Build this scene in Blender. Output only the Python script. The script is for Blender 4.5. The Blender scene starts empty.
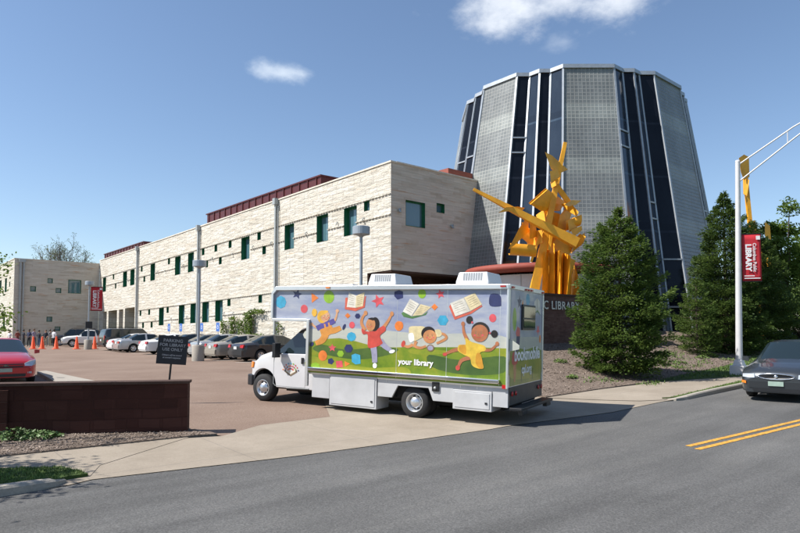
import bpy, bmesh, math, random
from mathutils import Vector, Matrix
R = math.radians
SC = bpy.context.scene
COL = SC.collection
random.seed(7)

# ------------------------------------------------------------------ camera numbers (used to turn measured photo points into world points)
FPX, EYE, PITCH, HORZ, CXP = 620.0, 1.65, R(2.8), 331.0, 400.0
PYP = HORZ - FPX * math.tan(PITCH)
PSI = R(49.4)
FH = Vector((math.cos(PSI), math.sin(PSI), 0)); RT = Vector((math.sin(PSI), -math.cos(PSI), 0))
FW = FH * math.cos(PITCH) + Vector((0, 0, math.sin(PITCH))); UPV = RT.cross(FW)
EYEP = Vector((0, 0, EYE))
def ray(x, y): return FW + RT * ((x - CXP) / FPX) - UPV * ((y - PYP) / FPX)
def at_x(x, y, X): d = ray(x, y); return EYEP + d * (X / d.x)
def at_y(x, y, Y): d = ray(x, y); return EYEP + d * (Y / d.y)
def at_d(x, y, D): d = ray(x, y); return EYEP + d * (D / d.dot(FH))
def sstep(a, b, t):
    t = max(0.0, min(1.0, (t - a) / (b - a))); return t * t * (3 - 2 * t)
CURB_Y = 9.15
def road_z(X):
    return -0.42 + 0.035 * max(0.0, min(X, 60) - 10)
def H(X, Y):
    zr = road_z(X)
    t = max(0.0, min(1.0, (Y - CURB_Y) / 15.0))
    z = zr * (1 - t) if X < 22 else zr + 0.0
    if X >= 22:
        w = min(1, (X - 22) / 8); z = zr * (1 - t) * (1 - w) + zr * w
    ys = 10.15 + 0.045 * max(0, X - 18)
    hill = 1.30 * sstep(ys, ys + 7.5, Y) * sstep(13.2, 19, X) * (1 - sstep(44, 70, X))
    # the library forecourt stays level
    if Y > 24 and X < 24: hill *= 1 - sstep(24, 26, Y)
    return z + hill
def gp(x, y, off=0.0):
    d = ray(x, y); t = 2.0; prev = t
    while t < 400:
        p = EYEP + d * t
        if p.z <= H(p.x, p.y) + off:
            a, b = prev, t
            for _ in range(30):
                m = (a + b) / 2; q = EYEP + d * m
                if q.z <= H(q.x, q.y) + off: b = m
                else: a = m
            return EYEP + d * b
        prev = t; t += 0.05
    return EYEP + d * t

# ------------------------------------------------------------------ materials
MATS = {}
def newmat(name):
    m = bpy.data.materials.new(name); m.use_nodes = True
    nt = m.node_tree; b = nt.nodes['Principled BSDF']; MATS[name] = m
    return m, nt, b
def node(nt, typ, **kw):
    n = nt.nodes.new(typ)
    for k, v in kw.items():
        if k.startswith('i_'): n.inputs[k[2:].replace('_', ' ')].default_value = v
        else: setattr(n, k, v)
    return n
def c4(c): return (c[0], c[1], c[2], 1)
def ramp(nt, fac, stops):
    r = nt.nodes.new('ShaderNodeValToRGB'); e = r.color_ramp.elements
    e[0].position, e[0].color = stops[0][0], c4(stops[0][1]); e[1].position, e[1].color = stops[-1][0], c4(stops[-1][1])
    for p, c in stops[1:-1]:
        n = e.new(p); n.color = c4(c)
    nt.links.new(fac, r.inputs[0]); return r.outputs[0]
def mixc(nt, fac, a, b, mode='MIX'):
    m = nt.nodes.new('ShaderNodeMix'); m.data_type = 'RGBA'; m.blend_type = mode
    for s, v in ((0, fac), (6, a), (7, b)):
        if hasattr(v, 'is_output'): nt.links.new(v, m.inputs[s])
        else: m.inputs[s].default_value = v if s == 0 else c4(v)
    return m.outputs[2]
def mathn(nt, op, a, b=None, c=None):
    m = nt.nodes.new('ShaderNodeMath'); m.operation = op
    for i, v in enumerate((a, b, c)):
        if v is None: continue
        if hasattr(v, 'is_output'): nt.links.new(v, m.inputs[i])
        else: m.inputs[i].default_value = v
    return m.outputs[0]
def coords(nt, which='Object', scale=(1, 1, 1), rot=(0, 0, 0)):
    t = nt.nodes.new('ShaderNodeTexCoord'); mp = nt.nodes.new('ShaderNodeMapping')
    mp.inputs['Scale'].default_value = scale; mp.inputs['Rotation'].default_value = rot
    nt.links.new(t.outputs[which], mp.inputs['Vector']); return mp.outputs[0]
def noise(nt, vec, scale, detail=4, rough=.55, out=0):
    n = nt.nodes.new('ShaderNodeTexNoise'); n.inputs['Scale'].default_value = scale
    n.inputs['Detail'].default_value = detail; n.inputs['Roughness'].default_value = rough
    nt.links.new(vec, n.inputs['Vector']); return n.outputs[out]
def bump(nt, b, h, strength=.5, dist=.02):
    n = nt.nodes.new('ShaderNodeBump'); n.inputs['Strength'].default_value = strength; n.inputs['Distance'].default_value = dist
    nt.links.new(h, n.inputs['Height']); nt.links.new(n.outputs[0], b.inputs['Normal'])
def setp(b, **kw):
    for k, v in kw.items():
        k = {'base': 'Base Color', 'rough': 'Roughness', 'metal': 'Metallic', 'spec': 'Specular IOR Level', 'coat': 'Coat Weight', 'trans': 'Transmission Weight', 'ior': 'IOR', 'coatr': 'Coat Roughness'}[k]
        b.inputs[k].default_value = c4(v) if isinstance(v, tuple) else v
def plain(name, base, rough=.6, metal=0.0, var=.18, scale=3.0, bmp=0.0, coat=0.0, spec=.5):
    """a colour with slight natural unevenness"""
    m, nt, b = newmat(name)
    v = coords(nt)
    f = noise(nt, v, scale, 5, .6)
    lo = tuple(c * (1 - var) for c in base); hi = tuple(min(1, c * (1 + var)) for c in base)
    nt.links.new(ramp(nt, f, [(.3, lo), (.7, hi)]), b.inputs['Base Color'])
    setp(b, rough=rough, metal=metal, coat=coat, spec=spec)
    if bmp: bump(nt, b, noise(nt, v, scale * 12, 4, .6), .6, bmp)
    return m
def paint(name, base, metal=.0, rough=.35):
    m = plain(name, base, rough, metal, .04, 1.5, 0, .8); m.node_tree.nodes['Principled BSDF'].inputs['Coat Roughness'].default_value = .06
    return m

def stone_mat(name, cols, bw, bh, bmp, streak=None, rough_face=True):
    """random-course stone: uv = metres along the wall, metres up"""
    m, nt, b = newmat(name)
    uv = coords(nt, 'UV')
    # wobble so that joints are not ruler straight
    wob = noise(nt, uv, 1.3, 3, .5, 1)
    vm = nt.nodes.new('ShaderNodeVectorMath'); vm.operation = 'MULTIPLY_ADD'
    vm.inputs[1].default_value = (.10, .05, 0); nt.links.new(wob, vm.inputs[0]); nt.links.new(uv, vm.inputs[2])
    vec = vm.outputs[0]
    br = nt.nodes.new('ShaderNodeTexBrick'); br.offset = .43; br.squash = 1.7; br.squash_frequency = 3
    for k, v in {'Scale': 1.0, 'Mortar Size': .010, 'Mortar Smooth': .4, 'Bias': 0.0, 'Brick Width': bw, 'Row Height': bh}.items(): br.inputs[k].default_value = v
    br.inputs['Color1'].default_value = (0, 0, 0, 1); br.inputs['Color2'].default_value = (1, 1, 1, 1); br.inputs['Mortar'].default_value = (.35, .35, .35, 1)
    nt.links.new(vec, br.inputs['Vector'])
    br2 = nt.nodes.new('ShaderNodeTexBrick'); br2.offset = .31; br2.squash = .6; br2.squash_frequency = 2
    for k, v in {'Scale': 1.0, 'Mortar Size': .012, 'Mortar Smooth': .5, 'Bias': 0.0, 'Brick Width': bw * 1.63, 'Row Height': bh * 2.0}.items(): br2.inputs[k].default_value = v
    br2.inputs['Color1'].default_value = (0, 0, 0, 1); br2.inputs['Color2'].default_value = (1, 1, 1, 1); br2.inputs['Mortar'].default_value = (.4, .4, .4, 1)
    nt.links.new(vec, br2.inputs['Vector'])
    f = mathn(nt, 'MULTIPLY_ADD', br.outputs[0], .5, mathn(nt, 'MULTIPLY', br2.outputs[0], .5))
    n1 = noise(nt, coords(nt, 'UV', (.8, 3.2, 1)), 1.4, 6, .65)
    f2 = mathn(nt, 'ADD', mathn(nt, 'MULTIPLY', f, .55), mathn(nt, 'MULTIPLY', n1, .5))
    col = ramp(nt, f2, cols)
    if streak:
        s = noise(nt, coords(nt, 'UV', (.55, 5.5, 1)), 1.0, 4, .5)
        col = mixc(nt, ramp(nt, s, [(.60, (0, 0, 0)), (.72, (.85, .85, .85))]), col, streak)
    nt.links.new(col, b.inputs['Base Color']); setp(b, rough=.9, spec=.25)
    n2 = noise(nt, coords(nt, 'UV', (.55, 1.9, 1)), 2.2, 6, .62)
    n3 = noise(nt, coords(nt, 'UV', (.8, 1.6, 1)), 11.0, 4, .6)
    h = mathn(nt, 'ADD', mathn(nt, 'MULTIPLY', f, 1.1), mathn(nt, 'ADD', mathn(nt, 'MULTIPLY', n2, 1.15), mathn(nt, 'MULTIPLY', n3, .18)))
    mort = mathn(nt, 'ADD', br.outputs[1], br2.outputs[1])
    h = mathn(nt, 'SUBTRACT', h, mathn(nt, 'MULTIPLY', mort, .35))
    bump(nt, b, h, 1.0, bmp)
    return m
stone_mat('limestone', [(.12, (.42, .365, .29)), (.30, (.51, .47, .395)), (.55, (.585, .55, .475)), (.85, (.645, .615, .55))], 1.15, .27, .12, (.52, .42, .31))
stone_mat('sandstone', [(.2, (.41, .35, .275)), (.45, (.54, .485, .405)), (.8, (.62, .57, .49))], 1.0, .15, .010, (.50, .29, .165))
stone_mat('smooth_stone', [(.2, (.6, .57, .5)), (.8, (.7, .67, .6))], .8, .4, .006)
stone_mat('dark_brick', [(.2, (.034, .013, .010)), (.5, (.055, .020, .015)), (.8, (.08, .033, .025))], .40, .19, .012)
stone_mat('sign_brick', [(.2, (.075, .042, .034)), (.5, (.12, .068, .055)), (.8, (.16, .10, .08))], .24, .075, .006)
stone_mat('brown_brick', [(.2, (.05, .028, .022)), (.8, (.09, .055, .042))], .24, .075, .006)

def ground_mat(name, cols, fine, coarse, bmp, rough=.9, blotch=.25, joints=None, streak=False):
    m, nt, b = newmat(name)
    v = coords(nt)
    a = noise(nt, v, fine, 3, .7); c = noise(nt, v, coarse, 5, .6)
    f = mathn(nt, 'ADD', mathn(nt, 'MULTIPLY', a, 1 - blotch), mathn(nt, 'MULTIPLY', c, blotch))
    col = ramp(nt, f, cols)
    if streak:
        s = noise(nt, coords(nt, 'Object', (.10, 1.3, 1), (0, 0, R(4))), 1.0, 5, .6)
        col = mixc(nt, 1.0, col, ramp(nt, s, [(.28, (.72, .72, .72)), (.5, (1.0, 1.0, 1.0)), (.72, (1.20, 1.19, 1.17))]), 'MULTIPLY')
        vo = nt.nodes.new('ShaderNodeTexVoronoi'); vo.feature = 'DISTANCE_TO_EDGE'; vo.inputs['Scale'].default_value = .16
        w = noise(nt, v, .9, 5, .7, 1); vm = nt.nodes.new('ShaderNodeVectorMath'); vm.operation = 'MULTIPLY_ADD'; vm.inputs[1].default_value = (1.6, 1.6, 0)
        nt.links.new(w, vm.inputs[0]); nt.links.new(v, vm.inputs[2]); nt.links.new(vm.outputs[0], vo.inputs['Vector'])
        crack = ramp(nt, vo.outputs[0], [(.0, (.90, .90, .90)), (.006, (1, 1, 1))])
        col = mixc(nt, 1.0, col, crack, 'MULTIPLY')
    if joints:
        br = nt.nodes.new('ShaderNodeTexBrick'); br.offset = 0
        for k, x in {'Scale': 1.0, 'Mortar Size': .012, 'Mortar Smooth': .2, 'Brick Width': joints, 'Row Height': joints}.items(): br.inputs[k].default_value = x
        nt.links.new(v, br.inputs['Vector'])
        col = mixc(nt, mathn(nt, 'MULTIPLY', br.outputs[1], .5), col, (.18, .16, .14))
        st = noise(nt, v, .7, 6, .7)
        col = mixc(nt, 1.0, col, ramp(nt, st, [(.3, (.80, .79, .77)), (.65, (1.05, 1.05, 1.05))]), 'MULTIPLY')
    nt.links.new(col, b.inputs['Base Color']); setp(b, rough=rough, spec=.3)
    bump(nt, b, a, .8, bmp)
    return m
ground_mat('asphalt', [(.28, (.060, .059, .057)), (.5, (.104, .1025, .099)), (.72, (.172, .169, .163))], 42, .6, .012, .88, .22, None, True)
ground_mat('concrete', [(.3, (.255, .215, .168)), (.7, (.345, .298, .240))], 30, .5, .003, .9, .45, 2.4)
ground_mat('curb_concrete', [(.3, (.27, .245, .21)), (.7, (.38, .345, .295))], 25, 1.2, .006)
ground_mat('red_aggregate', [(.25, (.105, .064, .045)), (.5, (.195, .137, .104)), (.75, (.31, .24, .19))], 34, .35, .008, .92, .35)
ground_mat('mulch', [(.25, (.085, .06, .044)), (.5, (.185, .142, .112)), (.75, (.31, .255, .21))], 24, .8, .06, .95, .3)
ground_mat('lawn', [(.3, (.035, .06, .014)), (.7, (.075, .115, .028))], 20, .6, .05)
plain('grass_blade', (.10, .16, .03), .7, 0, .35, 5)
plain('weed_leaf', (.085, .15, .04), .6, 0, .35, 4)
plain('chip', (.24, .19, .155), .95, 0, .55, 3)
plain('yellow_line', (.52, .27, .04), .85, 0, .45, 14)
plain('white_line', (.65, .64, .6), .8, 0, .2, 9)
def leafmat(name, lo, hi, trans=.35):
    m, nt, b = newmat(name)
    v = coords(nt); f = noise(nt, v, 1.4, 3, .6); g = noise(nt, v, 14, 2, .5)
    f = mathn(nt, 'ADD', mathn(nt, 'MULTIPLY', f, .6), mathn(nt, 'MULTIPLY', g, .4))
    col = ramp(nt, f, [(.35, lo), (.65, hi)])
    nt.links.new(col, b.inputs['Base Color']); setp(b, rough=.6, spec=.25)
    tr = nt.nodes.new('ShaderNodeBsdfTranslucent'); nt.links.new(col, tr.inputs[0])
    mx = nt.nodes.new('ShaderNodeMixShader'); mx.inputs[0].default_value = trans
    nt.links.new(b.outputs[0], mx.inputs[1]); nt.links.new(tr.outputs[0], mx.inputs[2])
    nt.links.new(mx.outputs[0], nt.nodes['Material Output'].inputs[0])
leafmat('fir_needles', (.036, .080, .017), (.145, .205, .042), .42)
leafmat('dark_needles', (.030, .066, .016), (.125, .18, .040), .40)
leafmat('broad_leaf', (.06, .12, .018), (.19, .26, .045), .5)
leafmat('pale_leaf', (.07, .10, .03), (.15, .18, .06), .4)
leafmat('vine_leaf', (.07, .13, .02), (.16, .22, .05), .4)
plain('bark', (.09, .065, .048), .9, 0, .4, 6, .02)
plain('grey_bark', (.16, .145, .13), .9, 0, .3, 6, .02)
plain('green_frame', (.012, .135, .062), .5, .1)
plain('parapet_cap', (.62, .57, .48), .7)
plain('rib_red', (.105, .022, .022), .45, .3, .1)
plain('penthouse_red', (.24, .058, .036), .6)
plain('canopy_red', (.23, .042, .026), .7, 0, .1)
plain('grey_panel', (.52, .51, .50), .6, 0, .06)
plain('galv', (.42, .44, .45), .45, .5, .12)
plain('pipe_grey', (.36, .38, .38), .5, .3, .12)
plain('lamp_grey', (.30, .34, .38), .45, .3, .1)
plain('mullion', (.36, .39, .42), .45, .4, .12)
plain('black_metal', (.012, .013, .016), .4)
plain('rubber', (.016, .016, .017), .8)
plain('dark_plate', (.05, .052, .055), .5, .3, .2); plain('chassis', (.014, .014, .014), .9)
plain('rim_metal', (.62, .63, .65), .28, .85, .08)
plain('chrome', (.75, .76, .78), .12, 1.0, .02)
plain('alu', (.70, .71, .72), .32, .75, .05)
paint('van_white', (.54, .54, .55)); plain('skirt_white', (.45, .455, .465), .42, 0, .12, 1.6)
plain('ac_white', (.60, .61, .62), .5, 0, .03); plain('louvre_grey', (.20, .215, .23), .6)
plain('red_lens', (.42, .012, .012), .2); plain('amber_lens', (.7, .2, .02), .2); plain('clear_lens', (.62, .66, .7), .08, .4)
plain('plate_white', (.6, .62, .62), .5); plain('plate_green', (.32, .42, .36), .5)
plain('cone_orange', (.85, .09, .015), .6, 0, .08)
plain('sculpt_yellow', (.82, .375, .018), .5, 0, .22, 1.3)
plain('pole_white', (.58, .57, .57), .5, .1, .08)
plain('banner_red', (.42, .012, .022), .75, 0, .08); plain('banner_white', (.75, .74, .74), .8)
plain('sign_black', (.010, .012, .020), .45); plain('sign_grey', (.30, .32, .34), .6); plain('letter_metal', (.42, .42, .42), .4, .6)
plain('blue_sign', (.05, .14, .42), .5); plain('skin', (.45, .27, .19), .7); plain('skin_dark', (.16, .085, .055), .7)
plain('hair_dark', (.02, .014, .01), .7); plain('hair_brown', (.10, .055, .03), .7)
def glassmat(name, base, rough=.04, spec=.7):
    m, nt, b = newmat(name); setp(b, base=base, rough=rough, spec=spec)
    v = coords(nt); bump(nt, b, noise(nt, v, .5, 2, .5), .12, .05); return m
glassmat('window_glass', (.075, .15, .18), .05, 1.0); glassmat('car_glass', (.012, .02, .022), .05, .8)

glassmat('door_glass', (.02, .03, .03), .1)
def blocks():
    m, nt, b = newmat('glass_block')
    uv = coords(nt, 'UV')
    br = nt.nodes.new('ShaderNodeTexBrick'); br.offset = 0; br.squash = 1
    for k, x in {'Scale': 1.0, 'Mortar Size': .026, 'Mortar Smooth': .25, 'Brick Width': .235, 'Row Height': .235, 'Bias': 0.0}.items(): br.inputs[k].default_value = x
    br.inputs['Color1'].default_value = (.160, .172, .168, 1); br.inputs['Color2'].default_value = (.205, .218, .212, 1); br.inputs['Mortar'].default_value = (.262, .272, .262, 1)
    nt.links.new(uv, br.inputs['Vector'])
    sx = nt.nodes.new('ShaderNodeSeparateXYZ'); nt.links.new(uv, sx.inputs[0])
    t = mathn(nt, 'FRACT', mathn(nt, 'MULTIPLY', sx.outputs[1], 1 / 3.45))
    band = ramp(nt, t, [(.0, (1.25, 1.25, 1.22)), (.27, (1.25, 1.25, 1.22)), (.29, (.95, .95, .95)), (.6, (.9, .9, .92)), (1.0, (1.0, 1.0, 1.0))])
    n = noise(nt, coords(nt, 'UV', (.6, .25, 1)), 1.0, 4, .6)
    col = mixc(nt, 1.0, br.outputs[0], band, 'MULTIPLY')
    col = mixc(nt, 1.0, col, ramp(nt, n, [(.3, (.82, .82, .82)), (.7, (1.15, 1.15, 1.15))]), 'MULTIPLY')
    nt.links.new(col, b.inputs['Base Color'])
    nt.links.new(mathn(nt, 'MULTIPLY_ADD', br.outputs[1], .5, .25), b.inputs['Roughness']); setp(b, spec=.5)
    bump(nt, b, br.outputs[1], .6, .03)
blocks()

def glazing(name, lo, hi, spec):
    m, nt, b = newmat(name)
    uv = coords(nt, 'UV'); sx = nt.nodes.new('ShaderNodeSeparateXYZ'); nt.links.new(uv, sx.inputs[0])
    t = mathn(nt, 'FRACT', mathn(nt, 'MULTIPLY', sx.outputs[1], 1 / 3.45))
    n = noise(nt, coords(nt, 'UV', (.9, .35, 1)), 1.0, 5, .65)
    col = ramp(nt, n, [(.3, lo), (.7, hi)])
    slab = ramp(nt, t, [(.0, (2.6, 2.5, 2.3)), (.035, (2.6, 2.5, 2.3)), (.04, (.8, .8, .8)), (.16, (.8, .8, .8)), (.17, (1.05, 1.05, 1.05))])
    nt.links.new(mixc(nt, 1.0, col, slab, 'MULTIPLY'), b.inputs['Base Color']); setp(b, rough=.08, spec=spec)
    bump(nt, b, noise(nt, uv, .45, 2, .5), .15, .06)
glazing('tower_glass_dark', (.003, .004, .007), (.010, .012, .017), .26); glazing('tower_glass_blue', (.010, .018, .032), (.022, .034, .052), .55)

# ------------------------------------------------------------------ mesh collecting
class MB:
    def __init__(s): s.v = []; s.f = []; s.m = []; s.uv = None; s.sm = []
    def add(s, vs, fs, mi=0, smooth=False):
        o = len(s.v); s.v += [tuple(v) for v in vs]
        for f in fs: s.f.append([i + o for i in f]); s.m.append(mi); s.sm.append(smooth)
        return s
    def quad(s, a, b, c, d, mi=0): return s.add([a, b, c, d], [(0, 1, 2, 3)], mi)
    def poly(s, pts, mi=0): return s.add(pts, [tuple(range(len(pts)))], mi)
    def box(s, lo, hi, mi=0, M=None, taper=0):
        x0, y0, z0 = lo; x1, y1, z1 = hi; t = taper
        vs = [Vector(p) for p in ((x0, y0, z0), (x1, y0, z0), (x1, y1, z0), (x0, y1, z0), (x0 + t, y0 + t, z1), (x1 - t, y0 + t, z1), (x1 - t, y1 - t, z1), (x0 + t, y1 - t, z1))]
        if M: vs = [M @ v for v in vs]
        return s.add(vs, [(3, 2, 1, 0), (4, 5, 6, 7), (0, 1, 5, 4), (1, 2, 6, 5), (2, 3, 7, 6), (3, 0, 4, 7)], mi)
    def prism(s, pts, vec, mi=0):
        n = len(pts); vec = Vector(vec); a = [Vector(p) for p in pts]; b = [p + vec for p in a]
        return s.add(a + b, [tuple(range(n))[::-1], tuple(range(n, 2 * n))] + [(i, (i + 1) % n, n + (i + 1) % n, n + i) for i in range(n)], mi)
    def tube(s, pts, rs, n=8, mi=0, smooth=True, cap=True):
        pts = [Vector(p) for p in pts]
        if not isinstance(rs, (list, tuple)): rs = [rs] * len(pts)
        rings = []
        for i, p in enumerate(pts):
            d = (pts[min(i + 1, len(pts) - 1)] - pts[max(i - 1, 0)]).normalized()
            a = d.cross(Vector((0, 0, 1)) if abs(d.z) < .9 else Vector((1, 0, 0))).normalized(); b = d.cross(a)
            rings.append([p + (a * math.cos(6.28318 * k / n) + b * math.sin(6.28318 * k / n)) * rs[i] for k in range(n)])
        vs = [v for r in rings for v in r]; fs = []
        for i in range(len(pts) - 1):
            for k in range(n): fs.append((i * n + k, i * n + (k + 1) % n, (i + 1) * n + (k + 1) % n, (i + 1) * n + k))
        s.add(vs, fs, mi, smooth)
        if cap: s.add(rings[0], [tuple(range(n))[::-1]], mi); s.add(rings[-1], [tuple(range(n))], mi)
        return s
    def lathe(s, prof, c=(0, 0, 0), axis='z', n=20, mi=0, smooth=True, a0=0, a1=2 * math.pi):
        vs = []; c = Vector(c); full = abs(a1 - a0 - 2 * math.pi) < 1e-6; m = n if full else n + 1
        for k in range(m):
            t = a0 + (a1 - a0) * k / n
            for r, h in prof:
                p = Vector((r * math.cos(t), r * math.sin(t), h))
                if axis == 'y': p = Vector((p.x, p.z, p.y))
                if axis == 'x': p = Vector((p.z, p.x, p.y))
                vs.append(c + p)
        q = len(prof); fs = []
        for k in range(n):
            k2 = (k + 1) % m
            for j in range(q - 1): fs.append((k * q + j, k2 * q + j, k2 * q + j + 1, k * q + j + 1))
        return s.add(vs, fs, mi, smooth)
    def build(s, name, mats, parent=None, world=False, bevel=0, uvf=None):
        me = bpy.data.meshes.new(name); me.from_pydata(s.v, [], s.f)
        if isinstance(mats, str): mats = [mats]
        for m in mats: me.materials.append(MATS[m])
        if len(mats) > 1: me.polygons.foreach_set('material_index', s.m)
        me.polygons.foreach_set('use_smooth', s.sm)
        if uvf:
            uv = me.uv_layers.new()
            for p in me.polygons:
                for li in p.loop_indices:
                    uv.data[li].uv = uvf(me.vertices[me.loops[li].vertex_index].co, p.normal)
        if s.uv:
            uv = me.uv_layers.new()
            for i, t in enumerate(s.uv): uv.data[i].uv = t
        me.update()
        o = bpy.data.objects.new(name, me); COL.objects.link(o)
        if parent: attach(o, parent, world)
        if bevel:
            bv = o.modifiers.new('bevel', 'BEVEL'); bv.width = bevel; bv.segments = 2; bv.limit_method = 'ANGLE'; bv.angle_limit = R(35)
        return o
def attach(o, parent, world=False):
    o.parent = parent
    if world and parent.type == 'EMPTY': o.matrix_parent_inverse = Matrix.Translation(-parent.location)
def recalc(o):
    bm = bmesh.new(); bm.from_mesh(o.data); bmesh.ops.remove_doubles(bm, verts=bm.verts, dist=1e-5); bmesh.ops.recalc_face_normals(bm, faces=bm.faces); bm.to_mesh(o.data); bm.free(); return o
def tag(o, label=None, cat=None, group=None, kind=None):
    if label: o['label'] = label
    if cat: o['category'] = cat
    if group: o['group'] = group
    if kind: o['kind'] = kind
    return o
def thing(name, label, cat, loc=(0, 0, 0), rz=0, group=None):
    o = bpy.data.objects.new(name, None); COL.objects.link(o); o.location = loc; o.rotation_euler = (0, 0, rz); o.empty_display_size = .3
    return tag(o, label, cat, group)
def copy_tree(o, parent=None, swap=None):
    c = o.copy(); COL.objects.link(c)
    if parent: c.parent = parent
    if swap and o.type == 'MESH':
        for i, sl in enumerate(c.material_slots):
            if sl.material and sl.material.name in swap:
                new = MATS[swap[sl.material.name]]; sl.link = 'OBJECT'; sl.material = new
    for ch in list(o.children): copy_tree(ch, c, swap)
    return c
def text_mesh(name, body, size, mat, M, parent=None, world=False, extrude=.004, bold=0.0, align='CENTER', spacing=1.0, shear=0.0):
    cu = bpy.data.curves.new(name, 'FONT'); cu.body = body; cu.size = size; cu.extrude = extrude; cu.offset = bold
    cu.align_x = align; cu.align_y = 'CENTER'; cu.space_character = spacing; cu.resolution_u = 4; cu.shear = shear
    t = bpy.data.objects.new('tmp_text', cu); COL.objects.link(t)
    dg = bpy.context.evaluated_depsgraph_get(); me = bpy.data.meshes.new_from_object(t.evaluated_get(dg))
    bpy.data.objects.remove(t); me.transform(M); me.materials.clear(); me.materials.append(MATS[mat]); me.name = name
    o = bpy.data.objects.new(name, me); COL.objects.link(o)
    if parent: attach(o, parent, world)
    return o
def frame(origin, xdir, ydir):
    x = Vector(xdir).normalized(); y = Vector(ydir).normalized(); z = x.cross(y)
    M = Matrix((x, y, z)).transposed().to_4x4(); M.translation = Vector(origin); return M
def smooth_poly(pts, n=4):
    out = []; L = len(pts)
    for i in range(L):
        p0, p1, p2, p3 = (Vector(pts[(i + k - 1) % L]) for k in range(4))
        for j in range(n):
            t = j / n
            out.append(.5 * ((2 * p1) + (p2 - p0) * t + (2 * p0 - 5 * p1 + 4 * p2 - p3) * t * t + (3 * p1 - p0 - 3 * p2 + p3) * t ** 3))
    return out
def interp(keys, x):
    if x <= keys[0][0]: return keys[0][1]
    for (a, va), (b, vb) in zip(keys, keys[1:]):
        if x <= b:
            t = (x - a) / (b - a); return va + (vb - va) * t
    return keys[-1][1]
# ------------------------------------------------------------------ sky, sun, camera
SUNV = Vector((.75, -.41, -1.0))
SUN_EL = math.atan2(1.0, math.hypot(.75, .41))
w = bpy.data.worlds.new('World'); SC.world = w; w.use_nodes = True
nt = w.node_tree; bg = nt.nodes['Background']
sky = nt.nodes.new('ShaderNodeTexSky'); sky.sky_type = 'NISHITA'; sky.sun_disc = False
sky.sun_elevation = SUN_EL; sky.sun_rotation = math.atan2(-SUNV.x, -SUNV.y)
sky.air_density = 1.0; sky.dust_density = .5; sky.ozone_density = 2.2; sky.altitude = 200
tc = nt.nodes.new('ShaderNodeTexCoord')
def dotn(vec):
    n = nt.nodes.new('ShaderNodeVectorMath'); n.operation = 'DOT_PRODUCT'; n.inputs[1].default_value = vec
    nt.links.new(tc.outputs['Generated'], n.inputs[0]); return n.outputs['Value']
skycol = mixc(nt, 1.0, sky.outputs[0], (1.0, 1.0, 1.0), 'MULTIPLY')
def cloud(px, py, hw, hh, seed, dens, col):
    """a cloud at a fixed bearing in the sky: an uneven ellipse of noise about one direction"""
    global skycol
    c = ray(px, py).normalized(); e = c.cross(Vector((0, 0, 1))).normalized(); u = e.cross(c)
    du = mathn(nt, 'DIVIDE', dotn(e), hw / FPX); dv = mathn(nt, 'DIVIDE', dotn(u), hh / FPX)
    r = mathn(nt, 'SQRT', mathn(nt, 'ADD', mathn(nt, 'MULTIPLY', du, du), mathn(nt, 'MULTIPLY', dv, dv)))
    front = mathn(nt, 'GREATER_THAN', dotn(c), 0.0)
    mp = nt.nodes.new('ShaderNodeMapping'); mp.inputs['Location'].default_value = (seed, seed * 1.7, 0); mp.inputs['Scale'].default_value = (1, 1, 1.7)
    nt.links.new(tc.outputs['Generated'], mp.inputs[0])
    n = noise(nt, mp.outputs[0], 11, 9, .60)
    m = mathn(nt, 'SUBTRACT', mathn(nt, 'MULTIPLY_ADD', n, 2.4, -.42), r)
    rp = nt.nodes.new('ShaderNodeMapRange'); rp.interpolation_type = 'SMOOTHSTEP'
    rp.inputs['From Min'].default_value = 0.0; rp.inputs['From Max'].default_value = 1.0; rp.inputs['To Max'].default_value = dens
    nt.links.new(m, rp.inputs[0])
    skycol = mixc(nt, mathn(nt, 'MULTIPLY', rp.outputs[0], front), skycol, col)
CLOUDS = True
if CLOUDS:
    cloud(284, 73, 46, 17, 3.1, .62, (6.4, 7.0, 7.6))
    cloud(512, 6, 82, 40, 5.4, .72, (6.9, 7.2, 7.6)); cloud(556, 2, 90, 34, 2.2, .62, (6.9, 7.2, 7.6))
    cloud(604, 4, 72, 30, 9.7, .68, (6.9, 7.2, 7.6))
    cloud(565, 42, 26, 14, 12.3, .25, (6.5, 7.0, 7.6))
nt.links.new(skycol, bg.inputs[0]); bg.inputs[1].default_value = .10
sun = bpy.data.lights.new('sun', 'SUN'); sun.energy = 4.7; sun.angle = R(.5); sun.color = (1.0, .955, .89)
so = bpy.data.objects.new('sun', sun); COL.objects.link(so); so.rotation_euler = SUNV.to_track_quat('-Z', 'Y').to_euler(); so.location = (-30, 20, 60)
SC.view_settings.view_transform = 'Standard'; SC.view_settings.look = 'None'; SC.view_settings.gamma = 1; SC.view_settings.exposure = .68
try: SC.view_settings.use_curve_mapping = False
except Exception: pass
cam = bpy.data.cameras.new('camera'); co = bpy.data.objects.new('camera', cam); COL.objects.link(co)
cam.sensor_fit = 'HORIZONTAL'; cam.sensor_width = 36; cam.lens = 36 * FPX / 800; cam.clip_start = .1; cam.clip_end = 5000
co.matrix_world = Matrix((RT, UPV, -FW)).transposed().to_4x4(); co.location = EYEP
cam.shift_y = (PYP - 266.5) / 800.0
SC.camera = co

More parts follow.
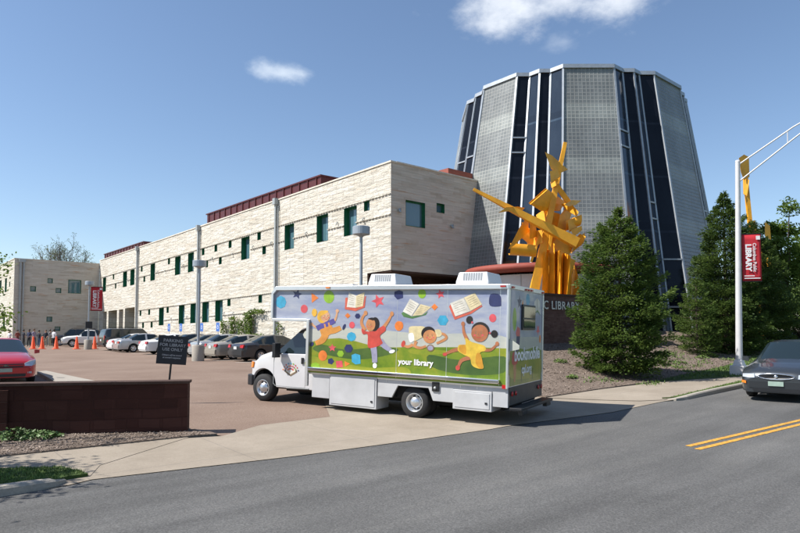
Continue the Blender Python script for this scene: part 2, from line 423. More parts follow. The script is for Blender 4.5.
# ------------------------------------------------------------------ ground sheets
GX = [i * .5 for i in range(-80, 161)]; GY = [i * .5 for i in range(-10, 61)]
def sheet(name, pts, off, mat, kind='structure', label=None, side=0.0):
    pts = [(p[0], p[1]) for p in pts]
    bm = bmesh.new(); vs = [bm.verts.new((x, y, 0)) for x, y in pts]; bm.faces.new(vs)
    bmesh.ops.triangulate(bm, faces=bm.faces)
    x0, x1 = min(p[0] for p in pts), max(p[0] for p in pts); y0, y1 = min(p[1] for p in pts), max(p[1] for p in pts)
    for g in GX:
        if x0 < g < x1: bmesh.ops.bisect_plane(bm, geom=bm.verts[:] + bm.edges[:] + bm.faces[:], plane_co=(g, 0, 0), plane_no=(1, 0, 0))
    for g in GY + [CURB_Y, 24.15]:
        if y0 < g < y1: bmesh.ops.bisect_plane(bm, geom=bm.verts[:] + bm.edges[:] + bm.faces[:], plane_co=(0, g, 0), plane_no=(0, 1, 0))
    for v in bm.verts: v.co.z = H(v.co.x, v.co.y) + off
    bmesh.ops.recalc_face_normals(bm, faces=bm.faces)
    for f in bm.faces:
        if f.normal.z < 0: f.normal_flip()
    if side:
        r = bmesh.ops.extrude_edge_only(bm, edges=[e for e in bm.edges if e.is_boundary])
        for v in r['geom']:
            if isinstance(v, bmesh.types.BMVert): v.co.z -= side
        bmesh.ops.recalc_face_normals(bm, faces=bm.faces)
    me = bpy.data.meshes.new(name); bm.to_mesh(me); bm.free(); me.materials.append(MATS[mat])
    o = bpy.data.objects.new(name, me); COL.objects.link(o); o['kind'] = kind
    return o
# far ground: one sheet to the horizon
gm = MB(); xs = [-1500, -600, -200, -80, -40] + [i * 2 for i in range(-19, 40)] + [80, 110, 200, 600, 1500]; ys = [-1500, -500, -150, -50, -20] + [i * 2 for i in range(-9, 31)] + [64, 100, 200, 600, 1500]
gm.add([(x, y, H(x, y) - .16) for y in ys for x in xs], [(j * len(xs) + i, j * len(xs) + i + 1, (j + 1) * len(xs) + i + 1, (j + 1) * len(xs) + i) for j in range(len(ys) - 1) for i in range(len(xs) - 1)])
tag(gm.build('ground', 'lawn'), kind='structure')
P = lambda x, y: gp(x, y).xy
edge = [P(x, y) for x, y in ((92, 480), (205, 467), (300, 456), (425, 439), (506, 426.5), (612, 412.5), (664, 401.5))]
cl0 = P(0, 497); cl1 = P(69, 485.5); cr0 = P(683, 400.5); cr1 = P(742, 388)
drd = (cr1 - cr0).normalized(); dl = (cl1 - cl0).normalized()
farR = cr0 + drd * 70; farL = cl1 - dl * 45
road = [farL, cl1] + edge + [cr0, cr1, farR, farR + Vector((4, -11)), Vector((20, -3.6)), Vector((-40, -3.0)), farL + Vector((0, -9))]
sheet('road', road, 0.0, 'asphalt')
# pale concrete driveway apron with the pavement running into it
swl_far = [P(0, 458), P(190, 437.5)]
dsl = (swl_far[1] - swl_far[0]).normalized()
grassL_top = [P(0, 471.5), P(62, 470), P(90, 477)]
driveway = [cl1, *edge, cr0 + drd * .8 + Vector((.0, .10)), cr0 + drd * .9 + Vector((0, .6)), P(668, 396), P(640, 396), P(546, 397.8), Vector((13.6, 24)), Vector((11.4, 17.5)), P(330, 417), P(260, 425.5), P(222, 436.5), P(190, 437.5) + Vector((-.3, 0)), P(100, 466) + Vector((-.4, 0)), P(90, 477) + Vector((-.3, .05)), cl1 - dl * .9 + Vector((0, .3)), cl1 - dl * .7 + Vector((0, .03))]
sheet('driveway', driveway, .010, 'concrete')
sheet('sidewalk', [P(190, 437.5) + Vector((.0, 0)), P(100, 466), P(90, 477), P(62, 470), P(0, 471.5), P(0, 471.5) - dsl * 40, P(0, 458) - dsl * 40, P(0, 458)], .016, 'concrete')
swr_far = [P(546, 398.4), P(604, 389.5), P(670, 381.2), P(738, 377.5)]
swr_near = [P(640, 401.6), P(664, 400.5), P(740, 382.3)]
dsr = (swr_far[-1] - swr_far[1]).normalized()
sheet('sidewalk', swr_far + [swr_far[-1] + drd * 50, swr_near[-1] + drd * 50, swr_near[-1], swr_near[1], swr_near[0]], .022, 'concrete')
# reddish car park
sheet('parking_lot', [(-40, 13.4), (4.0, 13.0), P(205, 432), P(222, 436), P(260, 425), P(330, 416.5), (11.4, 17.4), (13.5, 23.9), (15, 24), (21.99, 24.2), (21.99, 92), (-40, 92)], 0.0, 'red_aggregate')
# kerbs: real steps
def curb(name, pts, w, h, label, drop=True):
    mb = MB(); pts = [Vector(p) for p in pts]; ring = []
    for i, p in enumerate(pts):
        d = (pts[min(i + 1, len(pts) - 1)] - pts[max(i - 1, 0)]).normalized(); n = Vector((-d.y, d.x))
        e = (len(pts) - 1 - i) if label == 'end' else i
        hh = h * (.12, .45, .75, .92)[e] if e < 4 else h
        prof = [(0, -.12), (0, hh * .75), (.025, hh), (w, hh), (w, -.12)]
        ring.append([(p.x + n.x * a, p.y + n.y * a, H(p.x, p.y) + b) for a, b in prof])
    vs = [v for r_ in ring for v in r_]; k = 5
    mb.add(vs, [(i * k + j, (i + 1) * k + j, (i + 1) * k + j + 1, i * k + j + 1) for i in range(len(pts) - 1) for j in range(k - 1)])
    mb.add(ring[0], [tuple(range(5))]); mb.add(ring[-1], [tuple(range(5))[::-1]])
    o = mb.build(name, 'curb_concrete'); recalc(o); o['kind'] = 'structure'; return o
ptsL = [cl1 - dl * t for t in (45, 30, 20, 10, 5, 2.5, 1.2, .5)] + [cl1 - dl * .15 + Vector((0, .03)), cl1 + Vector((.0, .16)), cl1 + Vector((-.02, .34))]
curb('curb', ptsL, .17, .13, 'end')
ptsR = [cr0 + Vector((-.10, .42)), cr0 + Vector((-.07, .15)), cr0 + drd * .25] + [cr0 + drd * t for t in (1, 2, 3, 4, 5, 6, 8, 10, 14, 20, 30, 45, 68)]
curb('curb', ptsR, .13, .13, 'start')
# grass verges between kerb and pavement
gL = [cl1 - dl * 40 + Vector((0, .17)), cl1 - dl * .3 + Vector((0, .17)), cl1 + Vector((.05, .30)), P(88, 477), P(62, 470.2), P(0, 471.8), P(0, 471.8) - dsl * 40]
sheet('grass_verge', gL, .055, 'lawn', side=.15)
nr = Vector((-drd.y, drd.x))
gR = [cr0 + nr * .5 + drd * -.15, cr0 + nr * .13 + drd * .3, cr0 + nr * .13 + drd * 40, swr_near[-1] + drd * 40 - nr * .02, swr_near[-1] - nr * .02, swr_near[1] + drd * .4]
sheet('grass_verge', gR, .055, 'lawn', side=.15)
# planting beds
bedR = [P(546, 398.2), P(604, 389.3), P(655, 382.5), P(672, 377.5), P(722, 367.5), P(752, 358)]
bedR += [bedR[-1] + Vector((10, 1.5)), Vector((60, 30)), Vector((46, 44)), Vector((30, 30)), Vector((22.3, 26)), Vector((14.6, 24))]
sheet('planting_bed', bedR, .045, 'mulch', side=.12)
gB = [P(655, 382.5) + Vector((0, -.02)), P(672, 377.7), P(722, 367.7), P(752, 358.2), bedR[6] - Vector((0, .05)), Vector((70, 20)), swr_far[-1] + drd * 45, swr_far[-1] + Vector((.0, .02)), P(700, 379.5)]
sheet('grass_verge', gB, .035, 'lawn', side=.12)
bedL = [P(0, 458) - dsl * 30, P(0, 458), P(190, 437.6), P(217, 435.6), P(205, 431.8), Vector((4.3, 13.0)), Vector((-30, 14.5))]
sheet('planting_bed', bedL, .040, 'mulch', side=.12)
# low kerb island by the red car
isl = [gp(x, y, .14) for x, y in ((37, 371.5), (46, 370.5), (99, 381.5), (88, 386), (62, 385))]
mb = MB(); mb.prism([(p.x, p.y, p.z) for p in isl], (0, 0, -.25)); o = recalc(mb.build('curb_island', 'curb_concrete')); o['kind'] = 'structure'
# yellow centre lines
for k in (0, 1):
    a = gp(688 if k == 0 else 697, 446.3 if k == 0 else 449.5); b = gp(800, 420.3 if k == 0 else 424.6)
    d = (b - a); d.z = 0; d.normalize(); n = Vector((-d.y, d.x, 0)); e = a + d * 55
    sheet('lane_line', [(a + n * .055).xy, (a - n * .055).xy, (e - n * .055).xy, (e + n * .055).xy], .006, 'yellow_line')
# parking bay lines
for i in range(12):
    y = 30.2 + i * 2.8
    sheet('bay_line', [(14.6, y - .05), (19.6, y - .05), (19.6, y + .05), (14.6, y + .05)], .006, 'white_line')

# small ground cover, nobody could count it
def in_poly(p, poly):
    c = False; j = len(poly) - 1
    for i in range(len(poly)):
        a, b = poly[i], poly[j]
        if (a[1] > p[1]) != (b[1] > p[1]) and p[0] < (b[0] - a[0]) * (p[1] - a[1]) / (b[1] - a[1]) + a[0]: c = not c
        j = i
    return c
def scatter(poly, n, fn, xr, yr):
    i = 0; tries = 0
    while i < n and tries < n * 12:
        tries += 1; x = random.uniform(*xr); y = random.uniform(*yr)
        if in_poly((x, y), poly): fn(x, y); i += 1
def blades(mb, x, y, h, w=.012, z=.04):
    zz = H(x, y) + z
    for _ in range(3):
        a = random.uniform(0, 6.28); l = random.uniform(.4, 1) * h; t = random.uniform(.1, .6) * l; dx, dy = math.cos(a), math.sin(a)
        bx, by = x + random.uniform(-.03, .03), y + random.uniform(-.03, .03)
        mb.add([(bx - dy * w, by + dx * w, zz), (bx + dy * w, by - dx * w, zz), (bx + dx * t, by + dy * t, zz + l)], [(0, 1, 2)])
gmb = MB()
scatter(gL, 9000, lambda x, y: blades(gmb, x, y, .06, .009), (-4, 3), (7, 11.5))
scatter(gR, 5200, lambda x, y: blades(gmb, x, y, .06, .014), (12, 32), (5, 12))
scatter(gB, 3500, lambda x, y: blades(gmb, x, y, .09, .016), (17, 45), (6, 18))
random.seed(31)
for px, py in [(random.uniform(664, 736), random.uniform(352, 372)) for _ in range(15)] + [(random.uniform(585, 660), random.uniform(366, 384)) for _ in range(7)]:
    c_ = gp(px, py, .045)
    for _ in range(int(random.uniform(12, 45))):
        blades(gmb, c_.x + random.gauss(0, .35), c_.y + random.gauss(0, .22), .10, .018, .045)
tag(gmb.build('grass', 'grass_blade'), kind='stuff')
def chip(mb, x, y, z=.045, s=.02):
    zz = H(x, y) + z + random.uniform(0, .012); a = random.uniform(0, 6.28); l = random.uniform(.5, 1.3) * s; w_ = l * random.uniform(.25, .5); q = random.uniform(-.5, .5) * l
    dx, dy = math.cos(a), math.sin(a)
    mb.add([(x - dx * l - dy * w_, y - dy * l + dx * w_, zz - q), (x - dx * l + dy * w_, y - dy * l - dx * w_, zz - q), (x + dx * l + dy * w_, y + dy * l - dx * w_, zz + q), (x + dx * l - dy * w_, y + dy * l + dx * w_, zz + q)], [(0, 1, 2, 3)])
cmb = MB()
scatter(bedL, 9000, lambda x, y: chip(cmb, x, y), (-4, 5), (9, 13))
scatter(bedR, 16000, lambda x, y: chip(cmb, x, y, .05, .034), (13, 34), (8, 19))
tag(cmb.build('wood_chips', 'chip'), kind='stuff')
# ------------------------------------------------------------------ the library
def shz(Y, z): return z - (Y - 26.45) * (.018 if z < 9.6 else .011)
def holed_wall(mb, Pf, u0, u1, v0, v1, holes, ustep=3.0):
    us = sorted({u0, u1, *[h[0] for h in holes], *[h[1] for h in holes]}); vs = sorted({v0, v1, 9.55 if v1 > 9.6 else v1, *[h[2] for h in holes], *[h[3] for h in holes]})
    us = [u for u in us if u0 <= u <= u1]; vs = [v for v in vs if v0 <= v <= v1]
    for a, b in zip(us, us[1:]):
        for c, d in zip(vs, vs[1:]):
            m = ((a + b) / 2, (c + d) / 2)
            if any(h[0] < m[0] < h[1] and h[2] < m[1] < h[3] for h in holes): continue
            mb.quad(Pf(a, c, 0), Pf(b, c, 0), Pf(b, d, 0), Pf(a, d, 0))
    return mb
def window_parts(parent, Pf, h, depth, fw, pane='window_glass', name='window', split=None):
    u0, u1, v0, v1 = h; mb = MB()
    for (a, b) in (((u0, v0), (u1, v0)), ((u1, v0), (u1, v1)), ((u1, v1), (u0, v1)), ((u0, v1), (u0, v0))):
        mb.quad(Pf(a[0], a[1], -.015), Pf(b[0], b[1], -.015), Pf(b[0], b[1], depth + .03), Pf(a[0], a[1], depth + .03))
    iu0, iu1, iv0, iv1 = u0 + fw, u1 - fw, v0 + fw, v1 - fw
    for q in ((u0, iu0, v0, v1), (iu1, u1, v0, v1), (iu0, iu1, v0, iv0), (iu0, iu1, iv1, v1)):
        for dd in (depth - .05,): mb.quad(Pf(q[0], q[2], dd), Pf(q[1], q[2], dd), Pf(q[1], q[3], dd), Pf(q[0], q[3], dd))
    for a, b in (((iu0, iv0), (iu1, iv0)), ((iu1, iv0), (iu1, iv1)), ((iu1, iv1), (iu0, iv1)), ((iu0, iv1), (iu0, iv0))):
        mb.quad(Pf(a[0], a[1], depth - .05), Pf(b[0], b[1], depth - .05), Pf(b[0], b[1], depth), Pf(a[0], a[1], depth))
    if split:
        s = u0 + (u1 - u0) * split
        mb.quad(Pf(s - .03, iv0, depth - .03), Pf(s + .03, iv0, depth - .03), Pf(s + .03, iv1, depth - .03), Pf(s - .03, iv1, depth - .03))
    w_ = mb.build(name, 'green_frame', parent, True)
    pm = MB(); pm.quad(Pf(iu0, iv0, depth), Pf(iu1, iv0, depth), Pf(iu1, iv1, depth), Pf(iu0, iv1, depth)); pm.build('pane', pane, w_)
    return w_
XF = 22.0; YS = 26.45; YW = 84.0; XW = 12.75
lib = thing('library_building', 'long two storey library of rough pale limestone with slim green framed windows', 'building', (XF, YS, 0))
Pw = lambda u, v, d: Vector((XF + d, u, shz(u, v)))                  # long sunlit face
Ps = lambda u, v, d: Vector((u, YS + d, v))                           # short end face
Pg = lambda u, v, d: Vector((u, YW + d, shz(YW, v)))                  # shaded wing face
Pe = lambda u, v, d: Vector((XW + d, u, shz(YW, v)))                  # sunlit end of the wing
UT = [(29.65, 30.95), (32.7, 34.0), (36.85, 38.1), (43.4, 44.75), (54.1, 55.4), (57.2, 58.55), (64.0, 65.3), (70.4, 71.8), (73.0, 74.4), (81.1, 82.4)]
LT = [(48.0, 49.4), (50.7, 52.05), (53.3, 54.65), (56.05, 57.4), (61.3, 62.6)]
US = [28.4, 41.6, 46.5, 49.2, 51.8, 59.9, 67.8, 77.8]; UL = [40.8, 48.3, 51.0, 66.9, 76.9]
LS = [41.3, 46.55, 60.0, 65.2, 67.9, 36.2]; LL = [64.4, 67.0]
holes = [(a, b, 7.52, 9.24) for a, b in UT] + [(a, b, 2.86, 4.58) for a, b in LT]
holes += [(a, a + .52, 8.74, 9.30) for a in US] + [(a, a + .52, 7.58, 8.15) for a in UL] + [(a, a + .55, 4.03, 4.58) for a in LS] + [(a, a + .55, 2.7, 3.28) for a in LL]
doors = [(70.1, 73.5, -.6, 5.05), (74.1, 75.7, -.6, 5.0), (76.4, 79.8, -.6, 5.02), (80.5, 82.1, -.6, 5.0)]
mb = MB(); holed_wall(mb, Pw, 28.6, YW + .02, -1.2, 11.13, holes + doors)
holed_wall(mb, Pw, YS, 28.6, 5.05, 11.13, holes)
uvw = lambda co, n: (co.y, co.z) if abs(n.x) > .5 else (co.x, co.z)
# door recess cheeks in the wall stone
for a, b, c, d in doors:
    for u in (a, b): mb.quad(Pw(u, c, 0), Pw(u, c, 1.5), Pw(u, d, 1.5), Pw(u, d, 0))
    mb.quad(Pw(a, d, 0), Pw(a, d, 1.5), Pw(b, d, 1.5), Pw(b, d, 0))
recalc(mb.build('stone_wall', 'limestone', lib, True, uvf=uvw))
for h in holes:
    big = h[1] - h[0] > 1
    window_parts(lib, Pw, h, .36 if big else .20, .06 if big else .04)
for a, b, c, d in doors:
    g = MB(); g.quad(Pw(a, c, 1.48), Pw(b, c, 1.48), Pw(b, d, 1.48), Pw(a, d, 1.48)); g.build('door_glazing', 'door_glass', lib, True)
# end face, soffit and the dark recess beneath it
eh = [(23.1, 24.6, 7.66, 9.14), (25.55, 26.2, 8.73, 9.29)]
mb = MB(); holed_wall(mb, Ps, XF, 31, 5.05, 11.15, eh); recalc(mb.build('end_wall', 'sandstone', lib, True, uvf=uvw))
for h in eh: window_parts(lib, Ps, h, .22, .07, name='window')
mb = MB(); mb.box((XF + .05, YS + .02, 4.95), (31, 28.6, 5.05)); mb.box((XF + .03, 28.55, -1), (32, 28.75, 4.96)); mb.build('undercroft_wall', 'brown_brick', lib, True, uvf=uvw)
# wing
wh = [(16.2, 16.75, 8.44, 9.02), (14.4, 15.0, 7.36, 7.98), (17.1, 17.7, 7.29, 7.88), (18.45, 19.9, 7.31, 8.99), (16.2, 16.8, 3.8, 4.41), (17.1, 17.7, 2.7, 3.22)]
mb = MB(); holed_wall(mb, Pg, XW, XF - .02, -1.2, 10.72, wh); mb.build('wing_wall', 'sandstone', lib, True, uvf=uvw)
for h in wh: window_parts(lib, Pg, h, .15, .06)
wh2 = [(89, 90.3, 7.5, 9.2), (93, 94.3, 7.5, 9.2), (89.5, 90.8, 2.8, 4.5), (95, 96.3, 2.8, 4.5), (86.6, 87.2, 8.0, 8.6)]
mb = MB(); holed_wall(mb, Pe, YW, 118, -1.2, 10.72, wh2); mb.build('wing_end_wall', 'limestone', lib, True, uvf=uvw)
for h in wh2: window_parts(lib, Pe, h, .3, .06)
# roofs and parapet caps
rf = MB(); zc = lambda y: shz(y, 11.0)
rf.add([(XF + .3, YS + .3, 10.8), (46, YS + .3, 10.8), (46, YW + 2, zc(YW)), (XF + .3, YW + 2, zc(YW))], [(0, 1, 2, 3)])
rf.add([(XW + .2, YW + .2, 9.9), (XF + 1, YW + .2, 9.9), (XF + 1, 118, 9.9), (XW + .2, 118, 9.9)], [(0, 1, 2, 3)])
rf.build('roof', 'grey_panel', lib, True)
cp = MB()
for y0, y1 in zip([YS - .05 + i * (YW - YS) / 20 for i in range(20)], [YS - .05 + (i + 1) * (YW - YS) / 20 for i in range(20)]):
    a, b = shz(y0, 11.13), shz(y1, 11.13)
    cp.add([(XF - .05, y0, a), (XF + .4, y0, a), (XF + .4, y1, b), (XF - .05, y1, b), (XF - .05, y0, a + .09), (XF + .4, y0, a + .09), (XF + .4, y1, b + .09), (XF - .05, y1, b + .09)], [(0, 1, 2, 3), (4, 5, 6, 7), (0, 1, 5, 4), (2, 3, 7, 6), (3, 0, 4, 7), (1, 2, 6, 5)])
cp.box((XF + .4, YS - .05, 11.15), (31, YS + .35, 11.24)); z = shz(YW, 10.72)
cp.box((XW - .05, YW - .05, z), (XF - .06, YW + .35, z + .09)); cp.box((XW - .05, YW + .35, z), (XW + .35, 118, z + .09))
recalc(cp.build('parapet_cap', 'parapet_cap', lib, True))
# thin ledges that run past the windows
def ledge(Pf, u0, u1, v, skip, step=.30):
    u = u0; lg = MB(); runs = []
    while u < u1 - .05:
        e = min(u + step * .74, u1)
        if any(a - .02 < (u + e) / 2 < b + .02 and c < v < d for a, b, c, d in skip):
            if lg.v: runs.append(lg); lg = MB()
        else:
            lg.prism([Pf(u, v, -.002), Pf(e, v, -.002), Pf(e, v, -.075), Pf(u, v, -.075)], (0, 0, .045))
            if e < u1 - .3: lg.prism([Pf(e, v, -.002), Pf(u + step, v, -.002), Pf(u + step, v, -.022), Pf(e, v, -.022)], (0, 0, .044))
        u += step
    if lg.v: runs.append(lg)
    for r_ in runs: recalc(r_.build('ledge_course', 'limestone', lib, True, uvf=uvw))
for v in (9.33, 8.17): ledge(Pw, YS + .02, YW - .3, v, holes)
for v in (4.62, 3.33): ledge(Pw, 36, 69.5, v, holes)
# wall washers on the ledges
for u, v in [(28.9, 8.3), (31.6, 8.45), (35.2, 8.35), (39.9, 8.3), (42.7, 8.35), (46.2, 8.2), (50, 8.25), (56.4, 8.3), (61, 8.2), (63, 8.3), (72.5, 8.3), (76, 8.2), (42.9, 3.55), (45.9, 3.45), (55.3, 3.5), (59.2, 3.45), (63.4, 3.5), (47.6, 3.5)]:
    m = MB(); p = Pw(u, v, -.12); m.tube([p + Vector((.12, 0, .05)), p, p - Vector((0, 0, .13))], [.03, .05, .075], 8); m.build('wall_lamp', 'pipe_grey', lib, True)
for u, v in [(22.55, 8.5), (26.75, 8.05)]:
    m = MB(); p = Ps(u, v, -.14); m.tube([p + Vector((0, .14, 0)), p, p - Vector((0, 0, .16))], [.05, .09, .10], 10); m.build('wall_lamp', 'pipe_grey', lib, True)
# rain pipes
for u, n in ((39.14, 1), (52.84, 1), (69.18, 1)):
    m = MB()
    m.box((XF - .34, u - .17, shz(u, 10.8)), (XF - .02, u + .17, shz(u, 11.25)), 0); m.box((XF - .22, u - .085, -1), (XF - .04, u + .085, shz(u, 10.8))); m.tube([(XF - .1, u - .27, -1), (XF - .1, u - .27, shz(u, 10.7))], .035, 6)
    m.build('rain_pipe', 'pipe_grey', lib, True)
m = MB(); m.box((13.25, YW - .2, -1), (13.45, YW - .02, shz(YW, 10.4))); m.box((13.6, YW - .2, -1), (13.75, YW - .02, shz(YW, 10.4))); m.box((13.15, YW - .3, shz(YW, 10.35)), (13.85, YW - .02, shz(YW, 10.7))); m.build('rain_pipe', 'pipe_grey', lib, True)
# ribbed dark red roof houses
def ribbed(x0, x1, y0, y1, z0, z1):
    m = MB(); m.box((x0, y0, z0), (x1, y1, z1)); y = y0 + .5
    while y < y1: m.box((x0 - .07, y, z0), (x0 - .001, y + .09, z1 - .07)); y += 1.15
    m.box((x0 - .1, y0 - .1, z1 - .06), (x1 + .1, y1 + .1, z1 + .04)); return m.build('roof_house', 'rib_red', lib, True)
ribbed(24, 27.5, 36.6, 56, 10.2, 12.66); ribbed(24, 27.5, 73.7, 89.5, 9.7, 12.02)
m = MB(); m.box((27, 26.9, 10.5), (31, 31, 11.75)); m.build('roof_house', 'penthouse_red', lib, True)
m = MB(); m.box((25.5, 84.5, 11.9), (26.5, 86, 12.7)); m.build('roof_vent', 'galv', lib, True)
# back of the building so that it stays solid from elsewhere
m = MB(); m.quad((46, YS + .3, -1), (46, YW + 2, -1), (46, YW + 2, 10.4), (46, YS + .3, 10.8)); m.quad((31, YS + .3, -1), (46, YS + .3, -1), (46, YS + .3, 10.8), (31, YS + .3, 10.8)); m.build('back_wall', 'sandstone', lib, True, uvf=uvw)

# ------------------------------------------------------------------ the glass block tower
TB = at_d(588.5, 64, 36.6); TB.z = 0; ZT = 17.45
PLAN = [(-6.60, 9.5), (-6.60, 5.95), (-6.18, 5.4), (-6.18, 4.7), (-5.80, 4.15), (-5.82, 3.3), (-4.06, 1.25), (-3.27, 1.25), (-2.78, .68), (-2.12, .68), (-1.53, 0), (1.53, 0), (2.25, .62), (2.95, .62), (3.4, 1.0), (4.35, 1.0), (7.0, 3.3), (7.0, 3.85), (7.76, 4.5), (7.76, 5.0), (8.45, 5.6), (8.45, 9.5), (6.5, 13), (-4.8, 13)]
AX = (1.0, 6.5); TAPER = .022
def tp(i, z, out=0.0):
    a, d = PLAN[i % len(PLAN)]; s = 1 + TAPER * (ZT - z); a = AX[0] + (a - AX[0]) * s; d = AX[1] + (d - AX[1]) * s
    if out:
        v = Vector((a - AX[0], d - AX[1])).normalized(); a += v.x * out; d += v.y * out
    p = TB + RT * a + FH * d; return Vector((p.x, p.y, z))
tow = thing('library_tower', 'tapering many sided tower of glass block panels and dark glass', 'tower', (TB.x + FH.x * 6.5, TB.y + FH.y * 6.5, 0))
ZB = -.6
BLOCKS = {5, 10, 15, 0, 21, 22, 23, 20}
DARK = {6, 8, 12, 14, 1, 3, 16, 18, 4}
for i in range(len(PLAN)):
    j = (i + 1) % len(PLAN); w0 = (tp(j, ZB) - tp(i, ZB)).length; w1 = (tp(j, ZT) - tp(i, ZT)).length; hh = math.hypot(ZT - ZB, TAPER * 17 * 6)
    m = MB(); N = 6
    for k in range(N):
        za, zb = ZB + (ZT - ZB) * k / N, ZB + (ZT - ZB) * (k + 1) / N
        m.quad(tp(i, za), tp(j, za), tp(j, zb), tp(i, zb))
    uvs = []
    wt = lambda z: w0 + (w1 - w0) * (z - ZB) / (ZT - ZB)
    for k in range(N):
        za, zb = ZB + (ZT - ZB) * k / N, ZB + (ZT - ZB) * (k + 1) / N; ua, ub = wt(za) / 2, wt(zb) / 2
        uvs += [(50 - ua, za * 1.02 + 20), (50 + ua, za * 1.02 + 20), (50 + ub, zb * 1.02 + 20), (50 - ub, zb * 1.02 + 20)]
    m.uv = uvs
    blk = i in BLOCKS
    o = m.build('glass_block_panel' if blk else 'glazing_panel', 'glass_block' if blk else ('tower_glass_dark' if i in DARK else 'tower_glass_blue'), tow, True)
    # transoms on the glass strips
    if not blk:
        n = (tp(j, 8) - tp(i, 8)).cross(Vector((0, 0, 1))).normalized(); tm = MB()
        zs = {6: (13.4, 12.45), 8: (), 7: (), 9: (), 11: (13.5, 12.5), 12: (), 13: (9.2, 8.2), 14: (5.8, 3.0), 3: (13.2,), 1: (13.2, 12.2)}.get(i, (9.5,))
        for z in zs:
            a, b = tp(i, z) + n * .001, tp(j, z) + n * .001; h = .045
            tm.prism([a, b, b + Vector((0, 0, h * 2)), a + Vector((0, 0, h * 2))], n * .07)
        if zs: recalc(tm.build('transom', 'mullion', o))
for i in range(len(PLAN)):
    m = MB(); a = tp(i, ZB); b = tp(i, ZT)
    c = Vector((TB.x + RT.x * AX[0] + FH.x * AX[1], TB.y + RT.y * AX[0] + FH.y * AX[1], 0)); rad = (Vector((a.x, a.y, 0)) - c).normalized(); tan = Vector((-rad.y, rad.x, 0))
    q = lambda p: [p + rad * .05 + tan * .058, p + rad * .05 - tan * .058, p - rad * .10 - tan * .058, p - rad * .10 + tan * .058]
    m.add(q(a) + q(b), [(0, 1, 5, 4), (1, 2, 6, 5), (2, 3, 7, 6), (3, 0, 4, 7), (4, 5, 6, 7)]); recalc(m.build('mullion', 'mullion', tow, True))
m = MB(); n = len(PLAN)
vs = [tp(i, ZT, .10) for i in range(n)] + [tp(i, ZT, .08) + Vector((0, 0, .24)) for i in range(n)]
m.add(vs, [(i, (i + 1) % n, n + (i + 1) % n, n + i) for i in range(n)] + [tuple(range(n, 2 * n)), tuple(range(n))[::-1]])
recalc(m.build('roof_fascia', 'mullion', tow, True))

# ------------------------------------------------------------------ round entrance with its red disc roof
ec = at_d(539, 300, 35.6); ent = thing('entrance_pavilion', 'round pale entrance pavilion under a red disc roof at the tower foot', 'pavilion', (ec.x, ec.y, 0))
m = MB(); m.lathe([(3.7, -.5), (3.7, 4.62)], (ec.x, ec.y, 0), n=48); m.build('drum_wall', 'grey_panel', ent, True)
m = MB()
for k in range(48):
    if k % 3 == 0:
        t = 6.2832 * k / 48; m.tube([(ec.x + 3.71 * math.cos(t), ec.y + 3.71 * math.sin(t), -.5), (ec.x + 3.71 * math.cos(t), ec.y + 3.71 * math.sin(t), 4.6)], .018, 4)
m.lathe([(3.7, 3.55), (3.735, 3.57), (3.7, 3.59)], (ec.x, ec.y, 0), n=48); m.build('panel_joint', 'pipe_grey', ent, True)
m = MB(); m.lathe([(3.6, 4.72), (4.15, 4.76), (4.28, 4.88), (4.28, 5.04), (4.15, 5.16), (0, 5.34)], (ec.x, ec.y, 0), n=64); m.build('disc_roof', 'canopy_red', ent, True)

# ------------------------------------------------------------------ brick sign wall with metal letters
SW_Y = 15.83
sgw = thing('sign_wall', 'dark brick sign wall lettered in metal in front of the yellow sculpture', 'sign wall', (23, SW_Y, 1.0))
m = MB(); m.box((18.6, SW_Y, -.3), (27.2, SW_Y + .45, 3.16)); m.build('brick_wall', 'sign_brick', sgw, True, uvf=uvw)
m = MB(); m.box((18.55, SW_Y - .05, 3.163), (27.25, SW_Y + .5, 3.25)); m.build('coping', 'brown_brick', sgw, True, uvf=uvw)
text_mesh('lettering', 'PUBLIC LIBRARY', .50, 'letter_metal', frame((22.05, SW_Y - .03, 2.73), (1, 0, 0), (0, 0, 1)), sgw, True, .02, .006, spacing=1.12)

# low brick wall at the street
wl = gp(6.5, 437); wr = gp(187, 433.5); dw = Vector((wr.x - wl.x, wr.y - wl.y)).normalized(); nw = Vector((-dw.y, dw.x))
zt = .68
wall = thing('brick_wall', 'low dark brick wall along the mulch bed at the car park entrance', 'wall', (wr.x, wr.y, -.4))
A = Vector((wr.x, wr.y)); B = A - dw * 14
def wbox(mb, s0, s1, n0, n1, z0, z1):
    pts = [A - dw * s0 + nw * n0, A - dw * s1 + nw * n0, A - dw * s1 + nw * n1, A - dw * s0 + nw * n1]
    mb.prism([(p.x, p.y, z0) for p in pts], (0, 0, z1 - z0))
uvl = lambda co, n: (Vector((co.x, co.y)).dot(dw), co.z) if abs(Vector((n.x, n.y)).dot(nw)) > .5 else ((Vector((co.x, co.y)).dot(nw), co.z) if abs(n.z) < .5 else (co.x, co.y))
m = MB(); wbox(m, 0, 14, 0, .34, -.9, zt - .053); recalc(m.build('brick_body', 'dark_brick', wall, True, uvf=uvl))
m = MB(); wbox(m, -.03, 14, -.035, .375, zt - .05, zt); recalc(m.build('coping', 'brown_brick', wall, True, uvf=uvl))
sL = (A - gp(8, 437).xy).length
m = MB(); wbox(m, sL, sL + .5, -.09, -.036, -.9, zt - .12); recalc(m.build('pilaster', 'dark_brick', wall, True, uvf=uvl))
